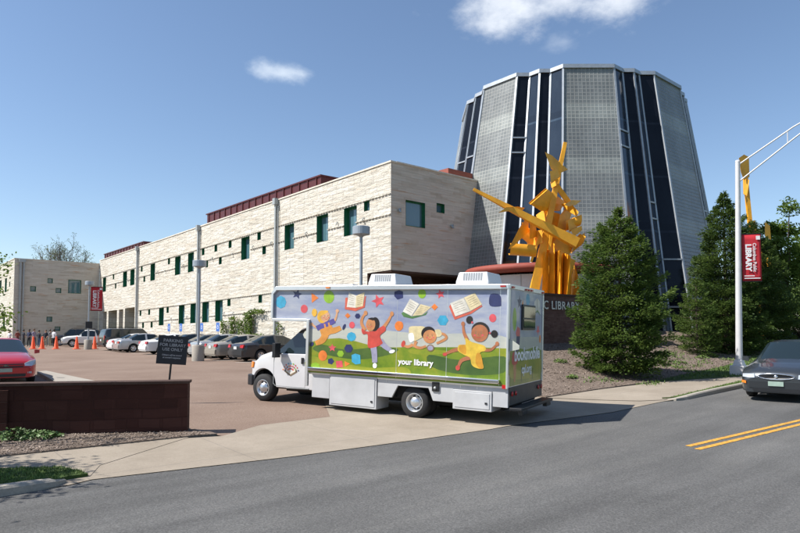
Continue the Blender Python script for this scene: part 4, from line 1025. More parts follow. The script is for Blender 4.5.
# running child with yellow hair
a.limb([(150, 272), (185, 268), (218, 254)], [36, 32, 24], 'overall'); a.limb([(138, 290), (118, 322), (84, 338)], [38, 34, 24], 'overall'); a.curve([(110, 245), (165, 236), (170, 282), (128, 304), (112, 285)], 'overall')
a.ell((236, 250), 7, 17, 'navy', .4); a.ell((64, 342), 9, 13, 'navy', .6)
a.limb([(120, 250), (88, 252), (66, 236)], [13, 12, 8], 'skin_peach'); a.limb([(160, 232), (188, 212), (200, 168)], [13, 12, 8], 'skin_peach'); a.ell((200, 165), 9, 10, 'skin_peach'); a.ell((64, 236), 8, 9, 'skin_peach')
a.limb([(90, 258), (120, 244), (152, 232), (186, 216)], [26, 28, 28, 24], 'purple'); a.flat([(128, 234), (136, 234), (142, 262), (134, 264)], 'overall'); a.flat([(150, 228), (158, 226), (164, 256), (156, 258)], 'overall')
a.ell((120, 196), 27, 34, 'hair_yellow'); a.ell((78, 174), 14, 21, 'hair_yellow'); a.ell((136, 194), 24, 29, 'skin_peach', .2); face(a, (142, 196), 24); a.curve([(104, 172), (130, 162), (152, 166), (140, 178), (118, 190), (108, 200)], 'hair_yellow')
# child in the red shirt
a.limb([(392, 352), (398, 395), (400, 440)], [34, 30, 26], 'lavender'); a.limb([(428, 322), (452, 352), (486, 376)], [34, 28, 20], 'lavender'); a.ell((400, 456), 11, 14, 'white'); a.ell((492, 381), 16, 9, 'white', -.3)
a.limb([(348, 268), (330, 232), (334, 202), (350, 178)], [20, 16, 14, 11], 'skin_tan'); a.limb([(442, 258), (470, 220), (490, 182)], [20, 15, 10], 'skin_tan'); a.ell((351, 176), 10, 13, 'skin_tan'); a.ell((491, 180), 10, 13, 'skin_tan')
a.curve([(330, 258), (356, 274), (398, 270), (446, 244), (458, 268), (428, 296), (438, 324), (440, 340), (402, 358), (364, 358), (362, 292), (336, 288)], 'red')
a.ell((400, 236), 24, 38, 'hair_black', .1); a.ell((378, 238), 25, 35, 'skin_tan', .1); a.curve([(364, 206), (388, 200), (404, 210), (392, 216), (376, 212)], 'hair_black'); face(a, (372, 242), 22)
# ---- rear half
b = Art(conv(400, 280, sc_)); b.lay = 40
b.ell((118, 73), 21, 25, 'green'); b.star((216, 75), 26, 'pink', -1.8); b.curve([(480, 82), (508, 72), (536, 84), (540, 124), (534, 140), (480, 136)], 'navy'); b.ell((495, 203), 19, 22, 'pink'); b.ngon((229, 215), 30, 6, 'cyan'); b.ngon((185, 144), 18, 4, 'orange'); b.ell((4, 243), 14, 22, 'orange')
book(b, 'cover_green', [(54, 100), (104, 128), (62, 192), (16, 168)], [(110, 128), (168, 144), (118, 186), (66, 192)], [(8, 178), (18, 170), (62, 194), (120, 188), (150, 166), (138, 186), (66, 206), (20, 196)])
book(b, 'cover_red', [(268, 124), (340, 96), (374, 166), (296, 194)], [(342, 94), (400, 68), (438, 130), (376, 165)], [(262, 142), (270, 130), (297, 196), (376, 168), (436, 134), (440, 140), (380, 180), (292, 212)])
# child lying on the grass
b.limb([(70, 344), (44, 356), (18, 348)], [16, 15, 11], 'skin_tan'); b.ell((18, 340), 10, 18, 'red', .3); b.curve([(50, 252), (92, 246), (132, 250), (150, 280), (118, 306), (72, 326), (54, 300)], 'tan_shirt'); b.curve([(46, 290), (70, 284), (76, 320), (54, 330)], 'white')
b.limb([(88, 326), (80, 352), (110, 362), (140, 352)], [16, 15, 14, 12], 'skin_tan'); b.limb([(198, 282), (236, 290), (246, 312), (196, 338)], [14, 14, 15, 12], 'skin_tan'); b.curve([(186, 268), (216, 266), (222, 296), (196, 302)], 'tan_shirt')
b.ell((152, 284), 38, 36, 'hair_black', -.3); b.ell((160, 302), 36, 36, 'skin_tan'); face(b, (162, 300), 32); b.ell((163, 362), 20, 19, 'ink'); b.ell((163, 362), 14, 13, 'lavender')
# dancing child in the yellow dress
b.limb([(326, 366), (284, 376), (242, 394)], [22, 19, 13], 'skin_brown'); b.limb([(376, 414), (330, 428), (312, 464)], [22, 20, 13], 'skin_brown'); b.ell((240, 396), 12, 9, 'red'); b.ell((309, 468), 12, 14, 'red')
b.limb([(360, 320), (342, 280), (338, 238)], [20, 16, 11], 'skin_brown'); b.limb([(440, 370), (484, 372), (518, 342)], [20, 16, 10], 'skin_brown'); b.ell((337, 234), 10, 13, 'skin_brown'); b.ell((519, 340), 10, 12, 'skin_brown')
b.curve([(350, 308), (384, 330), (450, 350), (456, 376), (428, 388), (438, 430), (446, 470), (412, 470), (384, 452), (374, 414), (344, 400), (310, 376), (316, 346), (350, 344)], 'yellow'); b.curve([(410, 392), (432, 398), (444, 466), (424, 470), (404, 440)], 'dress_shade'); b.curve([(320, 350), (350, 348), (352, 396), (318, 378)], 'dress_shade')
b.ell((430, 268), 48, 44, 'hair_black', .2); b.ell((371, 212), 17, 21, 'hair_black', .3); b.ell((504, 287), 18, 20, 'hair_black'); b.ell((426, 284), 45, 46, 'skin_brown', .2); face(b, (420, 286), 40); b.ell((386, 226), 5, 6, 'pink'); b.ell((480, 282), 5, 6, 'pink')
for nme, art in (('side_print', base), ('cab_print', a0), ('front_print', a), ('back_print', b)):
    pass
mur = base.mb; names = list(base.names)
for art in (a0, a, b):
    o = len(mur.v); mur.v += art.mb.v
    for f, mi in zip(art.mb.f, art.mb.m):
        nm = art.names[mi]
        if nm not in names: names.append(nm)
        mur.f.append([i + o for i in f]); mur.m.append(names.index(nm)); mur.sm.append(False)
mural = fix_ngons(mur.build('side_mural', names, van))
xl, zl = loc(397.5, 361.5); xr, zr = loc(434.5, 364.5)
ang = 0.0
text_mesh('lettering', 'your library', .19, 'print_white', frame(((xl + xr) / 2, .0150, (zl + zr) / 2 + .01), (-1, 0, 0), (0, 0, 1)), van, False, .001, .005)
# panel seams of the print
m = MB()
for px in (397, 447, 500):
    x, _ = loc(px, 330); m.box((x - .005, .0, .92), (x + .005, .0048, top))
m.build('panel_seam', 'alu', van)
# ---- rear wall print
def rear3(p, e): return (XR - e, p[0], p[1])
rp = Art(rear3)
rp.flat([(-.08, .90), (-WB + .08, .90), (-WB + .08, 3.0), (-.08, 3.0)], 'sky'); rp.curve([(-.08, 1.9), (-1.3, 1.96), (-WB + .08, 1.9), (-WB + .08, 1.6), (-1.2, 1.55), (-.08, 1.6)], 'haze')
rp.flat([(-.08, .90), (-WB + .08, .90), (-WB + .08, 1.62), (-1.9, 1.72), (-1.2, 1.66), (-.6, 1.72), (-.08, 1.68)], 'grass'); rp.curve([(-.1, 1.5), (-.9, 1.4), (-1.7, 1.52), (-2.4, 1.4), (-2.4, 1.05), (-1.2, 1.0), (-.1, 1.1)], 'grass_light')
rp.ell((-.34, 2.35), .13, .26, 'green'); rp.star((-.66, 2.74), .17, 'navy', 1.57); rp.ngon((-.60, 2.05), .16, 5, 'pink'); rp.flat([(-.45, 1.62), (-.68, 1.66), (-.74, 1.98), (-.50, 1.98)], 'navy'); rp.ell((-1.28, 2.82), .15, .14, 'cyan')
rp.flat([(-.80, 2.62), (-1.0, 2.58), (-.9, 2.82)], 'orange'); rp.flat([(-1.75, 2.50), (-2.05, 2.62), (-2.3, 2.5), (-2.25, 2.82), (-2.02, 2.9), (-1.78, 2.8)], 'paper'); rp.limb([(-2.03, 2.62), (-2.02, 2.88)], .03, 'ink'); rp.flat([(-1.72, 2.46), (-2.05, 2.56), (-2.34, 2.46), (-2.05, 2.62)], 'cover_green'); rp.star((-2.12, 2.12), .15, 'pink'); rp.ell((-2.3, 1.9), .08, .10, 'orange')
rp.limb([(-.40, .98), (-.42, 1.2), (-.38, 1.42)], [.10, .17, .24], 'skin_tan'); rp.curve([(-.22, 1.38), (-.58, 1.38), (-.54, 1.62), (-.26, 1.62)], 'red'); rp.limb([(-.9, .95), (-.88, 1.3)], .06, 'grass_deep'); rp.limb([(-1.7, .95), (-1.74, 1.22)], .06, 'grass_deep')
fix_ngons(rp.mb.build('rear_mural', rp.names, van))
text_mesh('lettering', 'bookmobile', .40, 'print_white', frame((XR - .010, -1.32, 1.56), (0, -1, 0), (0, 0, 1)), van, False, .001, .012)
text_mesh('lettering', 'cpl.org', .27, 'print_white', frame((XR - .010, -1.25, 1.22), (0, -1, 0), (0, 0, 1)), van, False, .001, .008)
m = MB(); m.box((XR - .045, -1.78, 2.12), (XR - .01, -.80, 2.70)); rwf = m.build('rear_window', 'black_metal', van, bevel=.03)
m = MB(); m.box((XR - .055, -1.72, 2.40), (XR - .046, -.86, 2.65)); m.box((XR - .055, -1.72, 2.17), (XR - .046, -.86, 2.36)); m.build('pane', 'car_glass', rwf)
# right wall print (the same sky and meadow)
def right3(p, e): return (p[0], -WB - e, p[1])
rr = Art(right3); rr.flat([(XR + .03, .90), (XFb - .06, .90), (XFb - .06, top), (XR + .03, top)], 'sky'); rr.flat([(XR + .03, .90), (XFb - .06, .90), (XFb - .06, 1.66), (1.6, 1.74), (.6, 1.63), (-.8, 1.69), (XR + .03, 1.72)], 'grass'); fix_ngons(rr.mb.build('side_mural', rr.names, van))
# ---- aluminium trim
m = MB()
m.box((XR, .003, ZTP - .095), (XO - .14, .075, ZTP + .012)); m.box((XFb - .075, .003, ZBX - .3), (XFb + .004, .07, ZO + .05)); m.box((XFb, .003, ZO - .012), (XO - .03, .07, ZO + .06))
m.box((XO - .055, .003, ZO + .05), (XO + .012, .07, ZTP - .15)); m.prism([(XO + .012, .003, ZTP - .16), (XO - .13, .003, ZTP + .012), (XO - .20, .003, ZTP - .06), (XO - .055, .003, ZTP - .20)], (0, .069, 0))
m.box((XR - .012, .003, ZBX), (XR + .035, .068, ZTP)); m.box((XR - .03, -WB - .02, ZTP - .085), (XR - .003, .06, ZTP + .012)); m.box((XR - .03, -WB - .02, ZBX), (XR - .003, -WB + .06, ZTP - .09))
recalc(m.build('edge_trim', 'alu', van, bevel=.008))
m = MB(); m.box((-2.12, .0, .955), (2.98, .10, 1.045)); m.build('rub_rail', 'chrome', van, bevel=.02)
for s in (0, 1):
    m = MB(); m.box((-2.24 + 4.6 * s, .076, ZTP - .055), (-2.12 + 4.6 * s, .10, ZTP - .02)); m.build('marker_light', 'red_lens' if s == 0 else 'amber_lens', van)
for y in (-.12, -1.05, -1.25, -1.45, -2.38):
    m = MB(); m.box((XR - .06, y - .06, ZTP - .07), (XR - .031, y + .06, ZTP - .03)); m.build('marker_light', 'red_lens', van)
# ---- skirts and lockers
SK = -.01
def skirt(name, pts, th=.05, y=SK, mat='skirt_white', parent=van, bevel=.008):
    m = MB(); m.prism([(x, y, z) for x, z in pts], (0, -th, 0)); return recalc(m.build(name, mat, parent, bevel=bevel))
skirt('skirt_panel', [(2.9, .28), (2.9, .90), (2.36, .90), (2.36, .28)]); skirt('skirt_panel', [(.95, .45), (.95, .90), (-1.02, .90), (-1.02, .46), (-.52, .46), (-.40, .74), (.40, .74), (.56, .45)]); skirt('skirt_panel', [(-1.95, .45), (-1.95, .90), (XR, .90), (XR, .45)])
skirt('skirt_panel', [(-1.0, .77), (-1.0, .90), (-1.97, .90), (-1.97, .77)])
for x0, x1, z0, z1 in ((.97, 2.34, .13, .90), (-1.94, -1.02, .33, .765)):
    m = MB(); m.box((x0, -.6, z0), (x1, .012, z1)); lk = m.build('storage_locker', 'skirt_white', van, bevel=.012)
    m = MB(); m.box((x0 + .05, .013, z0 + .05), (x1 - .05, .024, z1 - .05)); m.build('locker_door', 'skirt_white', lk, bevel=.006)
    m = MB(); m.box((x0 + .10, .025, z0 + .16), (x0 + .15, .04, z0 + .20)); m.build('latch', 'black_metal', lk)
m = MB()
for x in (-1.6, -1.2, -.7, -.1, .3, .7): m.box((x, SK + .001, .80), (x + .012, SK + .006, .895))
m.build('skirt_rib', 'alu', van)
m = MB(); m.box((-.68, SK + .001, .68), (-.50, .025, .89)); fd = m.build('fuel_door', 'black_metal', van, bevel=.01)
m = MB(); m.lathe([(0, .0), (.035, 0), (.03, .03), (0, .03)], (-.59, .026, .76), 'y', 10); m.build('fuel_cap', 'cone_orange' if False else 'pipe_grey', fd)
m = MB(); m.box((-2.2, -2.3, .42), (4.0, -.25, .86)); m.box((-2.0, -1.9, .30), (4.2, -.6, .45)); m.box((.55, -.9, .45), (.9, -.07, .86)); m.box((-1.0, -.9, .47), (-.5, -.07, .86)); m.build('chassis', 'chassis', van)
# lower rear: grey plate, step bumper, lamps
m = MB(); m.box((XR - .02, -WB + .03, .50), (XR + .1, -.02, .88)); m.build('rear_plate', 'dark_plate', van)
m = MB(); m.box((XR - .30, -WB + .03, .40), (XR - .02, -.03, .46)); m.box((XR - .28, -WB + .15, .30), (XR - .18, -WB + .5, .395)); m.box((XR - .28, -.5, .30), (XR - .18, -.15, .395)); m.build('rear_step', 'black_metal', van, bevel=.01)
for y in (-.16, -.40, -WB + .40, -WB + .16):
    m = MB(); m.lathe([(0, -.02), (.05, -.015), (.055, .0)], (XR - .04, y, .74), 'x', 12); m.build('taillight', 'red_lens', van)
m = MB(); m.box((XR + .02, .012, .86), (XR + .12, .05, .94)); m.build('marker_light', 'red_lens', van)
# ---- rooftop air conditioners
for x0, x1 in ((.92, 1.74), (-1.54, -.71)):
    e = MB(); y0, y1 = -1.65, -.72
    vs = [(x0, y0, ZTP + .01), (x1, y0, ZTP + .01), (x1, y1, ZTP + .01), (x0, y1, ZTP + .01), (x0, y0, ZTP + .13), (x1, y0, ZTP + .13), (x1, y1, ZTP + .13), (x0, y1, ZTP + .13), (x0 + .05, y0 + .04, ZTP + .36), (x1 - .06, y0 + .04, ZTP + .36), (x1 - .06, y1 - .04, ZTP + .36), (x0 + .05, y1 - .04, ZTP + .36)]
    e.add([(vx, vy, vz) for vx, vy, vz in vs], [(0, 1, 5, 4), (1, 2, 6, 5), (2, 3, 7, 6), (3, 0, 4, 7), (4, 5, 9, 8), (5, 6, 10, 9), (6, 7, 11, 10), (7, 4, 8, 11), (8, 9, 10, 11)]); ac = recalc(e.build('air_conditioner', 'ac_white', van, bevel=.025))
    l = MB()
    for k in range(8):
        f0, f1 = .08 + .105 * k, .155 + .105 * k
        for z0, z1 in ((.16, .34),):
            P_ = lambda f, z: Vector((x0 + .12 + (x1 - x0 - .24) * f, y1 - .04 * (z - .13) / .23 + .004, ZTP + z))
            l.quad(P_(f0, z0), P_(f1, z0), P_(f1, z1), P_(f0, z1))
    l.build('louvre', 'louvre_grey', ac)
m = MB(); m.box((1.9, -.5, ZTP + .012), (2.6, -.25, ZTP + .07)); m.build('roof_hatch', 'ac_white', van)
m = MB(); m.lathe([(.22, 0), (.20, .07), (0, .11)], (-.25, -1.3, ZTP + .012)); m.build('roof_vent', 'louvre_grey', van)
# ---- cab
CY, CW = -1.25, 1.02
topc = [(3.05, 2.06), (3.45, 2.06), (3.66, 2.00), (4.32, 1.42), (4.60, 1.36), (5.00, 1.24), (5.20, 1.12), (5.30, .95), (5.33, .80)]
beltc = [(3.05, 1.34), (4.3, 1.32), (4.9, 1.16), (5.2, 1.02), (5.33, .72)]; widc = [(3.05, CW), (4.4, CW), (5.0, .98), (5.2, .92), (5.33, .80)]; wrc = [(3.05, .80), (3.66, .78), (4.32, .90), (5.0, .84), (5.33, .66)]
FX = 4.72
xs = sorted(set(lin(3.05, 5.33, 22) + [3.45, 3.66, 4.32, 5.0, 5.2, 5.3] + [FX + d for d in (-.47, -.42, -.32, -.16, 0, .16, .32, .42, .47)]))
shell(van, topc, beltc, widc, wrc, sill_fn(.40, (FX,), .47, .40), (3.28, 4.22), (3.68, 4.30), None, 'van_white', xs, ((4.02, 4.06),), CY)
# door seams, handle, emblem on the left cab door
yl = CY + CW + .002
m = MB()
for pts in ([(4.36, .50), (4.36, 1.30)], [(3.30, .46), (3.30, 1.32)], [(3.30, .46), (4.30, .46), (4.36, .52)]):
    for (xa, za), (xb, zb) in zip(pts, pts[1:]):
        d = Vector((xb - xa, 0, zb - za)).normalized(); nn = Vector((-d.z, 0, d.x)) * .006
        m.prism([Vector((xa, yl - .012, za)) + nn, Vector((xa, yl - .012, za)) - nn, Vector((xb, yl - .012, zb)) - nn, Vector((xb, yl - .012, zb)) + nn], (0, .013, 0))
recalc(m.build('door_seam', 'pipe_grey', van))
m = MB(); m.box((3.36, yl - .01, 1.08), (3.42, yl + .025, 1.24)); m.build('door_handle', 'black_metal', van)
em = MB(); ems = ['print_ink', 'print_cyan', 'print_red', 'print_green', 'print_orange', 'print_navy', 'print_paper']; cx, cz = loc(290.5, 370.5, .22)
random.seed(5)
for k in range(9):
    an = R(20 + 17.5 * k)
    for j, rr_ in enumerate((.13, .20, .27)):
        p0 = Vector((cx + rr_ * math.cos(an), yl + .004, cz - .08 + rr_ * math.sin(an))); s_ = .026; ta = an + random.uniform(-.5, .5)
        em.poly([p0 + Vector((s_ * math.cos(ta + q), 0, s_ * math.sin(ta + q))) for q in (0, 1.57, 3.14, 4.71)], random.choice([1, 2, 3, 4, 5]))
em.build('door_emblem', ems, van); em = MB()
for sgn in (-1, 1):
    em.poly([(cx, yl + .004, cz - .15), (cx + sgn * .22, yl + .004, cz - .03), (cx + sgn * .20, yl + .004, cz + .03), (cx, yl + .004, cz - .09)], 0)
    em.poly([(cx, yl + .005, cz - .10), (cx + sgn * .16, yl + .005, cz - .02), (cx + sgn * .15, yl + .005, cz + .03), (cx, yl + .005, cz - .05)], 6)
em.build('door_emblem_book', ems, van)
# mirrors
for y, s in ((CY + CW, 1), (CY - CW, -1)):
    m = MB(); m.box((4.10, y + s * .16 - .11, 1.22), (4.20, y + s * .16 + .11, 1.60)); m.box((4.13, y + s * .16 - .12 if s > 0 else y - .05, 1.30), (4.17, y + .05 if s > 0 else y - .04, 1.34)); m.tube([(4.15, y - s * .05, 1.32), (4.15, y + s * .16, 1.34)], .02, 6); m.build('mirror', 'black_metal', van, bevel=.02)
# nose: lamps, grille, bumper
for s in (1, -1):
    patch(van, 'headlight', 'clear_lens', [(5.345, CY + s * .52, .86), (5.30, CY + s * .84, .86), (5.27, CY + s * .84, 1.06), (5.31, CY + s * .52, 1.06)], (.02, 0, 0))
    patch(van, 'turn_signal', 'amber_lens', [(5.28, CY + s * .845, .88), (5.12, CY + s * .955, .90), (5.10, CY + s * .955, 1.05), (5.25, CY + s * .845, 1.05)], (.03, s * .012, 0))
m = MB(); m.box((5.28, CY - .52, .80), (5.36, CY + .52, 1.07))
for k in range(4): m.box((5.361, CY - .5, .83 + .06 * k), (5.375, CY + .5, .85 + .06 * k))
m.build('grille', 'black_metal', van)
m = MB(); pts = [(5.42, -.70), (5.42, .70), (5.36, .92), (5.14, 1.0), (5.10, .96), (5.28, .86), (5.32, .66), (5.32, -.66), (5.28, -.86), (5.10, -.96), (5.14, -1.0), (5.36, -.92)]
m.prism([(x, CY + y, .40) for x, y in pts], (0, 0, .30)); recalc(m.build('front_bumper', 'black_metal', van, bevel=.025))
m = MB(); m.box((4.9, CY - .8, .35), (5.25, CY + .8, .8)); m.box((3.1, CY - .95, .38), (4.22, CY + .95, .5)); m.box((4.2, CY - .7, .4), (5.0, CY + .7, 1.0)); m.build('cab_underbody', 'chassis', van)
m = MB(); m.tube([(3.16, -.24, .43), (3.9, -.24, .41)], .03, 6); m.build('step_bar', 'black_metal', van)
# seats and wheel glimpsed through the glass
m = MB(); m.box((3.2, -.80, .9), (3.34, -.42, 1.62)); m.box((3.2, -2.1, .9), (3.34, -1.7, 1.62)); m.build('seat', 'chassis', van)
# wheels: singles in front, duals behind
add_wheel(van, (FX, -.36, .37), .37, .26, 1, 'rim_metal', .60, .02); add_wheel(van, (FX, -2.14, .37), .37, .26, -1, 'rim_metal', .60, .02)
for y, s in ((-.22, 1), (-2.28, -1)):
    add_wheel(van, (0, y, .37), .37, .25, s, 'rim_metal', .60, .08)
    add_wheel(van, (0, y - s * .30, .37), .37, .25, s, 'rim_metal', .60)
# ------------------------------------------------------------------ lamps, banners, signs, cones
def lot_lamp(x, y, ztop, label, base=True):
    t = thing('lot_lamp', label, 'street lamp', (x, y, 0), 0, 'drum lamps in the car park')
    if base:
        m = MB(); m.lathe([(.33, -.1), (.33, .84), (.30, .88), (0, .88)], n=20); m.build('concrete_base', 'curb_concrete', t)
    m = MB(); m.box((-.15, -.15, .88), (.15, .15, .91)); m.tube([(0, 0, .88), (0, 0, ztop - .3)], [.075, .062], 12); m.build('pole', 'lamp_grey', t)
    m = MB(); m.lathe([(.06, ztop - .46), (.12, ztop - .40), (.30, ztop - .34), (.37, ztop - .33), (.37, ztop - .02), (.35, ztop), (0, ztop + .01)], n=24, smooth=False); m.build('drum_head', 'lamp_grey', t)
    m = MB(); m.lathe([(.10, ztop - .345), (.30, ztop - .305)], n=24); m.build('lens', 'clear_lens', t)
    return t
l1 = gp(198, 361); lot_lamp(l1.x, l1.y, 5.55, 'drum headed lamp on a concrete base among the parked sedans')
p = at_d(361, 300, 26); lot_lamp(p.x, p.y, 6.05, 'drum headed lamp rising behind the bookmobile roof')
l3 = gp(88, 349.5); L3 = lot_lamp(l3.x, l3.y, 6.1, 'far drum headed lamp carrying the red banner by the orange cones')
m = MB(); m.box((-.28, -.12, 1.9), (.28, -.02, 2.5)); m.build('notice_box', 'sign_black', L3)
def banner(name, label, x, y, zc, w, h, yaw, mast):
    t = thing(name, label, 'banner', (x, y, zc - h / 2), yaw)
    m = MB(); n = 8
    vs = []; 
    for i in range(n + 1):
        for j in range(9):
            u = i / n; v = j / 8
            vs.append((.12 + u * w, .03 * math.sin(u * 4 + v * 2.5) * math.sin(v * 3.14), v * h))
    fs = [(i * 9 + j, (i + 1) * 9 + j, (i + 1) * 9 + j + 1, i * 9 + j + 1) for i in range(n) for j in range(8)]
    m.add(vs, fs, 0, True); c = m.build('cloth', 'banner_red', t)
    sd = c.modifiers.new('thick', 'SOLIDIFY'); sd.thickness = .006; sd.offset = 0
    m = MB(); m.tube([(0, 0, h), (w + .14, 0, h)], .016, 6); m.tube([(0, 0, 0), (w + .14, 0, 0)], .016, 6); m.build('rod', 'black_metal', t)
    for side in (1, -1):
        yy = -.045 * side; X = (side, 0, 0)
        cx = .12 + w * (.31 if side > 0 else .69); cx2 = .12 + w * (.64 if side > 0 else .36)
        fr = lambda cx_, zz: frame((cx_, yy, zz), (0, 0, -1), (side, 0, 0))
        text_mesh('lettering', 'LIBRARY', w * .42, 'banner_white', fr(cx, h * .50), t, False, .002, .012, spacing=1.0)
        text_mesh('lettering', 'Columbus Public', w * .25, 'banner_white', fr(cx2, h * .50), t, False, .002, .003)
    for side in (1, -1):
        for u0, u1, z, hz in ((.08, .62, .105, .018), (.08, .92, .055, .018), (.74, .95, .875, .08)):
            m = MB(); m.box((.12 + w * u0, -.042 * side - .002, h * z), (.12 + w * u1, -.042 * side + .002, h * (z + hz))); m.build('banner_mark', 'banner_white', t)
    return t
banner('lamp_banner', 'distant red banner on the far car park lamp pole', l3.x, l3.y, 1.65 + 57 * (331 - 299.5) / 620, .95, 2.15, R(-12), None)
# black parking sign, leaning a little
sp = at_d(168, 349, 16.2); zb = H(sp.x, sp.y)
ps = thing('parking_sign', 'square black parking sign on a thin post behind the brick wall', 'sign', (sp.x, sp.y, zb))
ang_y = math.atan2(-sp.x, -sp.y)
ps.rotation_euler = (0, R(4.5), math.atan2(sp.x, -sp.y) if False else -math.atan2(sp.x, sp.y))
zc = 1.65 - 16.2 * (349.8 - 331) / 620 - zb
m = MB(); m.box((-.025, -.012, -.2), (.025, .012, zc + .3)); m.build('post', 'black_metal', ps)
m = MB(); m.box((-.37, -.035, zc - .37), (.37, -.013, zc + .37)); m.build('sign_panel', 'sign_black', ps, bevel=.006)
for s_, zz, sz in (('PARKING', .24, .115), ('FOR LIBRARY', .125, .108), ('USE ONLY', .01, .108), ('Others will be towed', -.135, .056), ("at owner's expense", -.20, .056)):
    text_mesh('lettering', s_, sz, 'sign_grey', frame((0, -.038, zc + zz), (1, 0, 0), (0, 0, 1)), ps, False, .001, .002)
# cones
ct = None
for (px, py), lb in zip(((33, 351), (42, 351.5), (56, 352.5), (76.5, 352.5), (94.5, 350.5)), ('orange traffic cone at the far left, just past the red car', 'orange traffic cone second from the left, before the crowd', 'orange traffic cone at the right end of the crowd', 'orange traffic cone between the black wagon and the lamp base', 'orange traffic cone right of the concrete lamp base')):
    p = at_d(px, py, 57); g = Vector((p.x, p.y, 0))
    if ct is None:
        ct = thing('traffic_cone', lb, 'traffic cone', g, 0, 'orange cones across the lane')
        m = MB(); m.box((-.28, -.28, 0), (.28, .28, .05)); m.build('base', 'cone_orange', ct)
        m = MB(); m.lathe([(.22, .05), (.20, .08), (.06, 1.12), (.045, 1.15), (0, 1.15)], n=16); m.build('cone_body', 'cone_orange', ct)
    else:
        c = copy_tree(ct); c.location = g; tag(c, lb)
# accessible bay signs along the wall
bs = None
for px, lb in ((169.3, 'leftmost small blue sign along the pale wall'), (181.2, 'small blue sign second from the left along the pale wall'), (202, 'small blue sign just right of the lamp pole by the wall'), (218.2, 'rightmost small blue sign, beside the climbing plants')):
    p = at_x(px, 325.7, 20.6)
    if bs is None:
        bs = thing('bay_sign', lb, 'sign', (p.x, p.y, 0), 0, 'small blue signs along the wall')
        m = MB(); m.tube([(0, 0, -.05), (0, 0, 2.2)], .025, 6); m.build('post', 'galv', bs)
        m = MB(); m.box((-.035, -.30, 1.62), (-.027, .30, 2.3)); m.build('sign_panel', 'blue_sign', bs)
        m = MB(); m.lathe([(.09, 0), (.12, 0)], (-.038, 0, 1.93), 'x', 14); m.box((-.0385, -.04, 2.02), (-.036, .03, 2.12)); m.build('symbol', 'banner_white', bs)
    else:
        c = copy_tree(bs); c.location = (p.x, p.y, 0); tag(c, lb)

# ------------------------------------------------------------------ street lamp with banner and its sculpture neighbour
pb = gp(739.5, 375.5); Dp = (pb - EYEP).dot(FH)
sl = thing('street_lamp', 'tall white street lamp on a white pedestal beside the pavement', 'street lamp', pb)
sc = Dp / 620.0
HT = (375 - 160) * sc
m = MB(); m.box((-.26, -.26, -.3), (.26, .26, .36), 0, None, .02); m.box((-.17, -.17, .361), (.17, .17, .56), 0, None, .05); m.build('pedestal', 'pole_white', sl, bevel=.015)
lean = RT * (.018 * HT)
m = MB(); m.tube([(0, 0, .5), tuple(lean + Vector((0, 0, HT)))], [.115, .08], 14); m.lathe([(.085, 0), (.07, .06), (0, .08)], tuple(lean + Vector((0, 0, HT)))); m.build('pole', 'pole_white', sl)
def polept(z): return RT * (.018 * z) + Vector((0, 0, z))
ad = (RT * .80 - FH * .60).normalized()
tipp = ad * 3.6 + Vector((0, 0, HT + 1.75))
q0, q1 = polept(HT - .75), polept(HT - .12)
m = MB(); m.tube([q0, q0.lerp(tipp, .5) + Vector((0, 0, .02)), tipp], [.028, .026, .024], 8); m.tube([q1, q1.lerp(tipp, .5) + Vector((0, 0, .12)), tipp], [.028, .026, .024], 8)
a_, b_ = q0.lerp(tipp, .45), q1.lerp(tipp, .45) + Vector((0, 0, .11)); m.tube([a_, b_], .016, 6); m.build('arm', 'pole_white', sl)
m = MB(); Mx = Matrix.Translation(tipp + ad * .35 + Vector((0, 0, .1))) @ Matrix.Rotation(math.atan2(ad.y, ad.x), 4, 'Z') @ Matrix.Rotation(R(-12), 4, 'Y'); m.box((-.45, -.16, -.05), (.45, .16, .12), 0, Mx, .03); m.build('lamp_head', 'lamp_grey', sl, bevel=.03)
zb_ = (375.5 - 258) * sc; bp = pb + polept(zb_)
banner('street_banner', 'large red library banner hung on the white street lamp', bp.x, bp.y, bp.z, 17.0 * sc, 47.5 * sc, math.atan2((RT * .95 - FH * .25).y, (RT * .95 - FH * .25).x), sl)

# ------------------------------------------------------------------ yellow sculptures
def plate_mb(mb, pts, D, th=.05, twist=0.0):
    """bent steel sheet: photo outline at its own distance, corner distances vary, real thickness"""
    n = len(pts); cx = sum(p[0] for p in pts) / n; cy = sum(p[1] for p in pts) / n
    P3 = [at_d(p[0], p[1], D + twist * ((p[0] - cx) * .045) + (p[2] if len(p) > 2 else 0)) for p in pts]
    mb.prism(P3, FH * th + RT * (.3 * th))
def beam_mb(mb, a, b, Da, Db, wa, wb, ta, tb):
    A_, B_ = at_d(a[0], a[1], Da), at_d(b[0], b[1], Db); d = (B_ - A_).normalized(); s = d.cross(FH).normalized(); f = s.cross(d)
    q = lambda P_, w_, t_: [P_ + s * w_ / 2 - f * t_ / 2, P_ - s * w_ / 2 - f * t_ / 2, P_ - s * w_ / 2 + f * t_ / 2, P_ + s * w_ / 2 + f * t_ / 2]
    mb.add(q(A_, wa, ta) + q(B_, wb, tb), [(3, 2, 1, 0), (4, 5, 6, 7), (0, 1, 5, 4), (1, 2, 6, 5), (2, 3, 7, 6), (3, 0, 4, 7)])
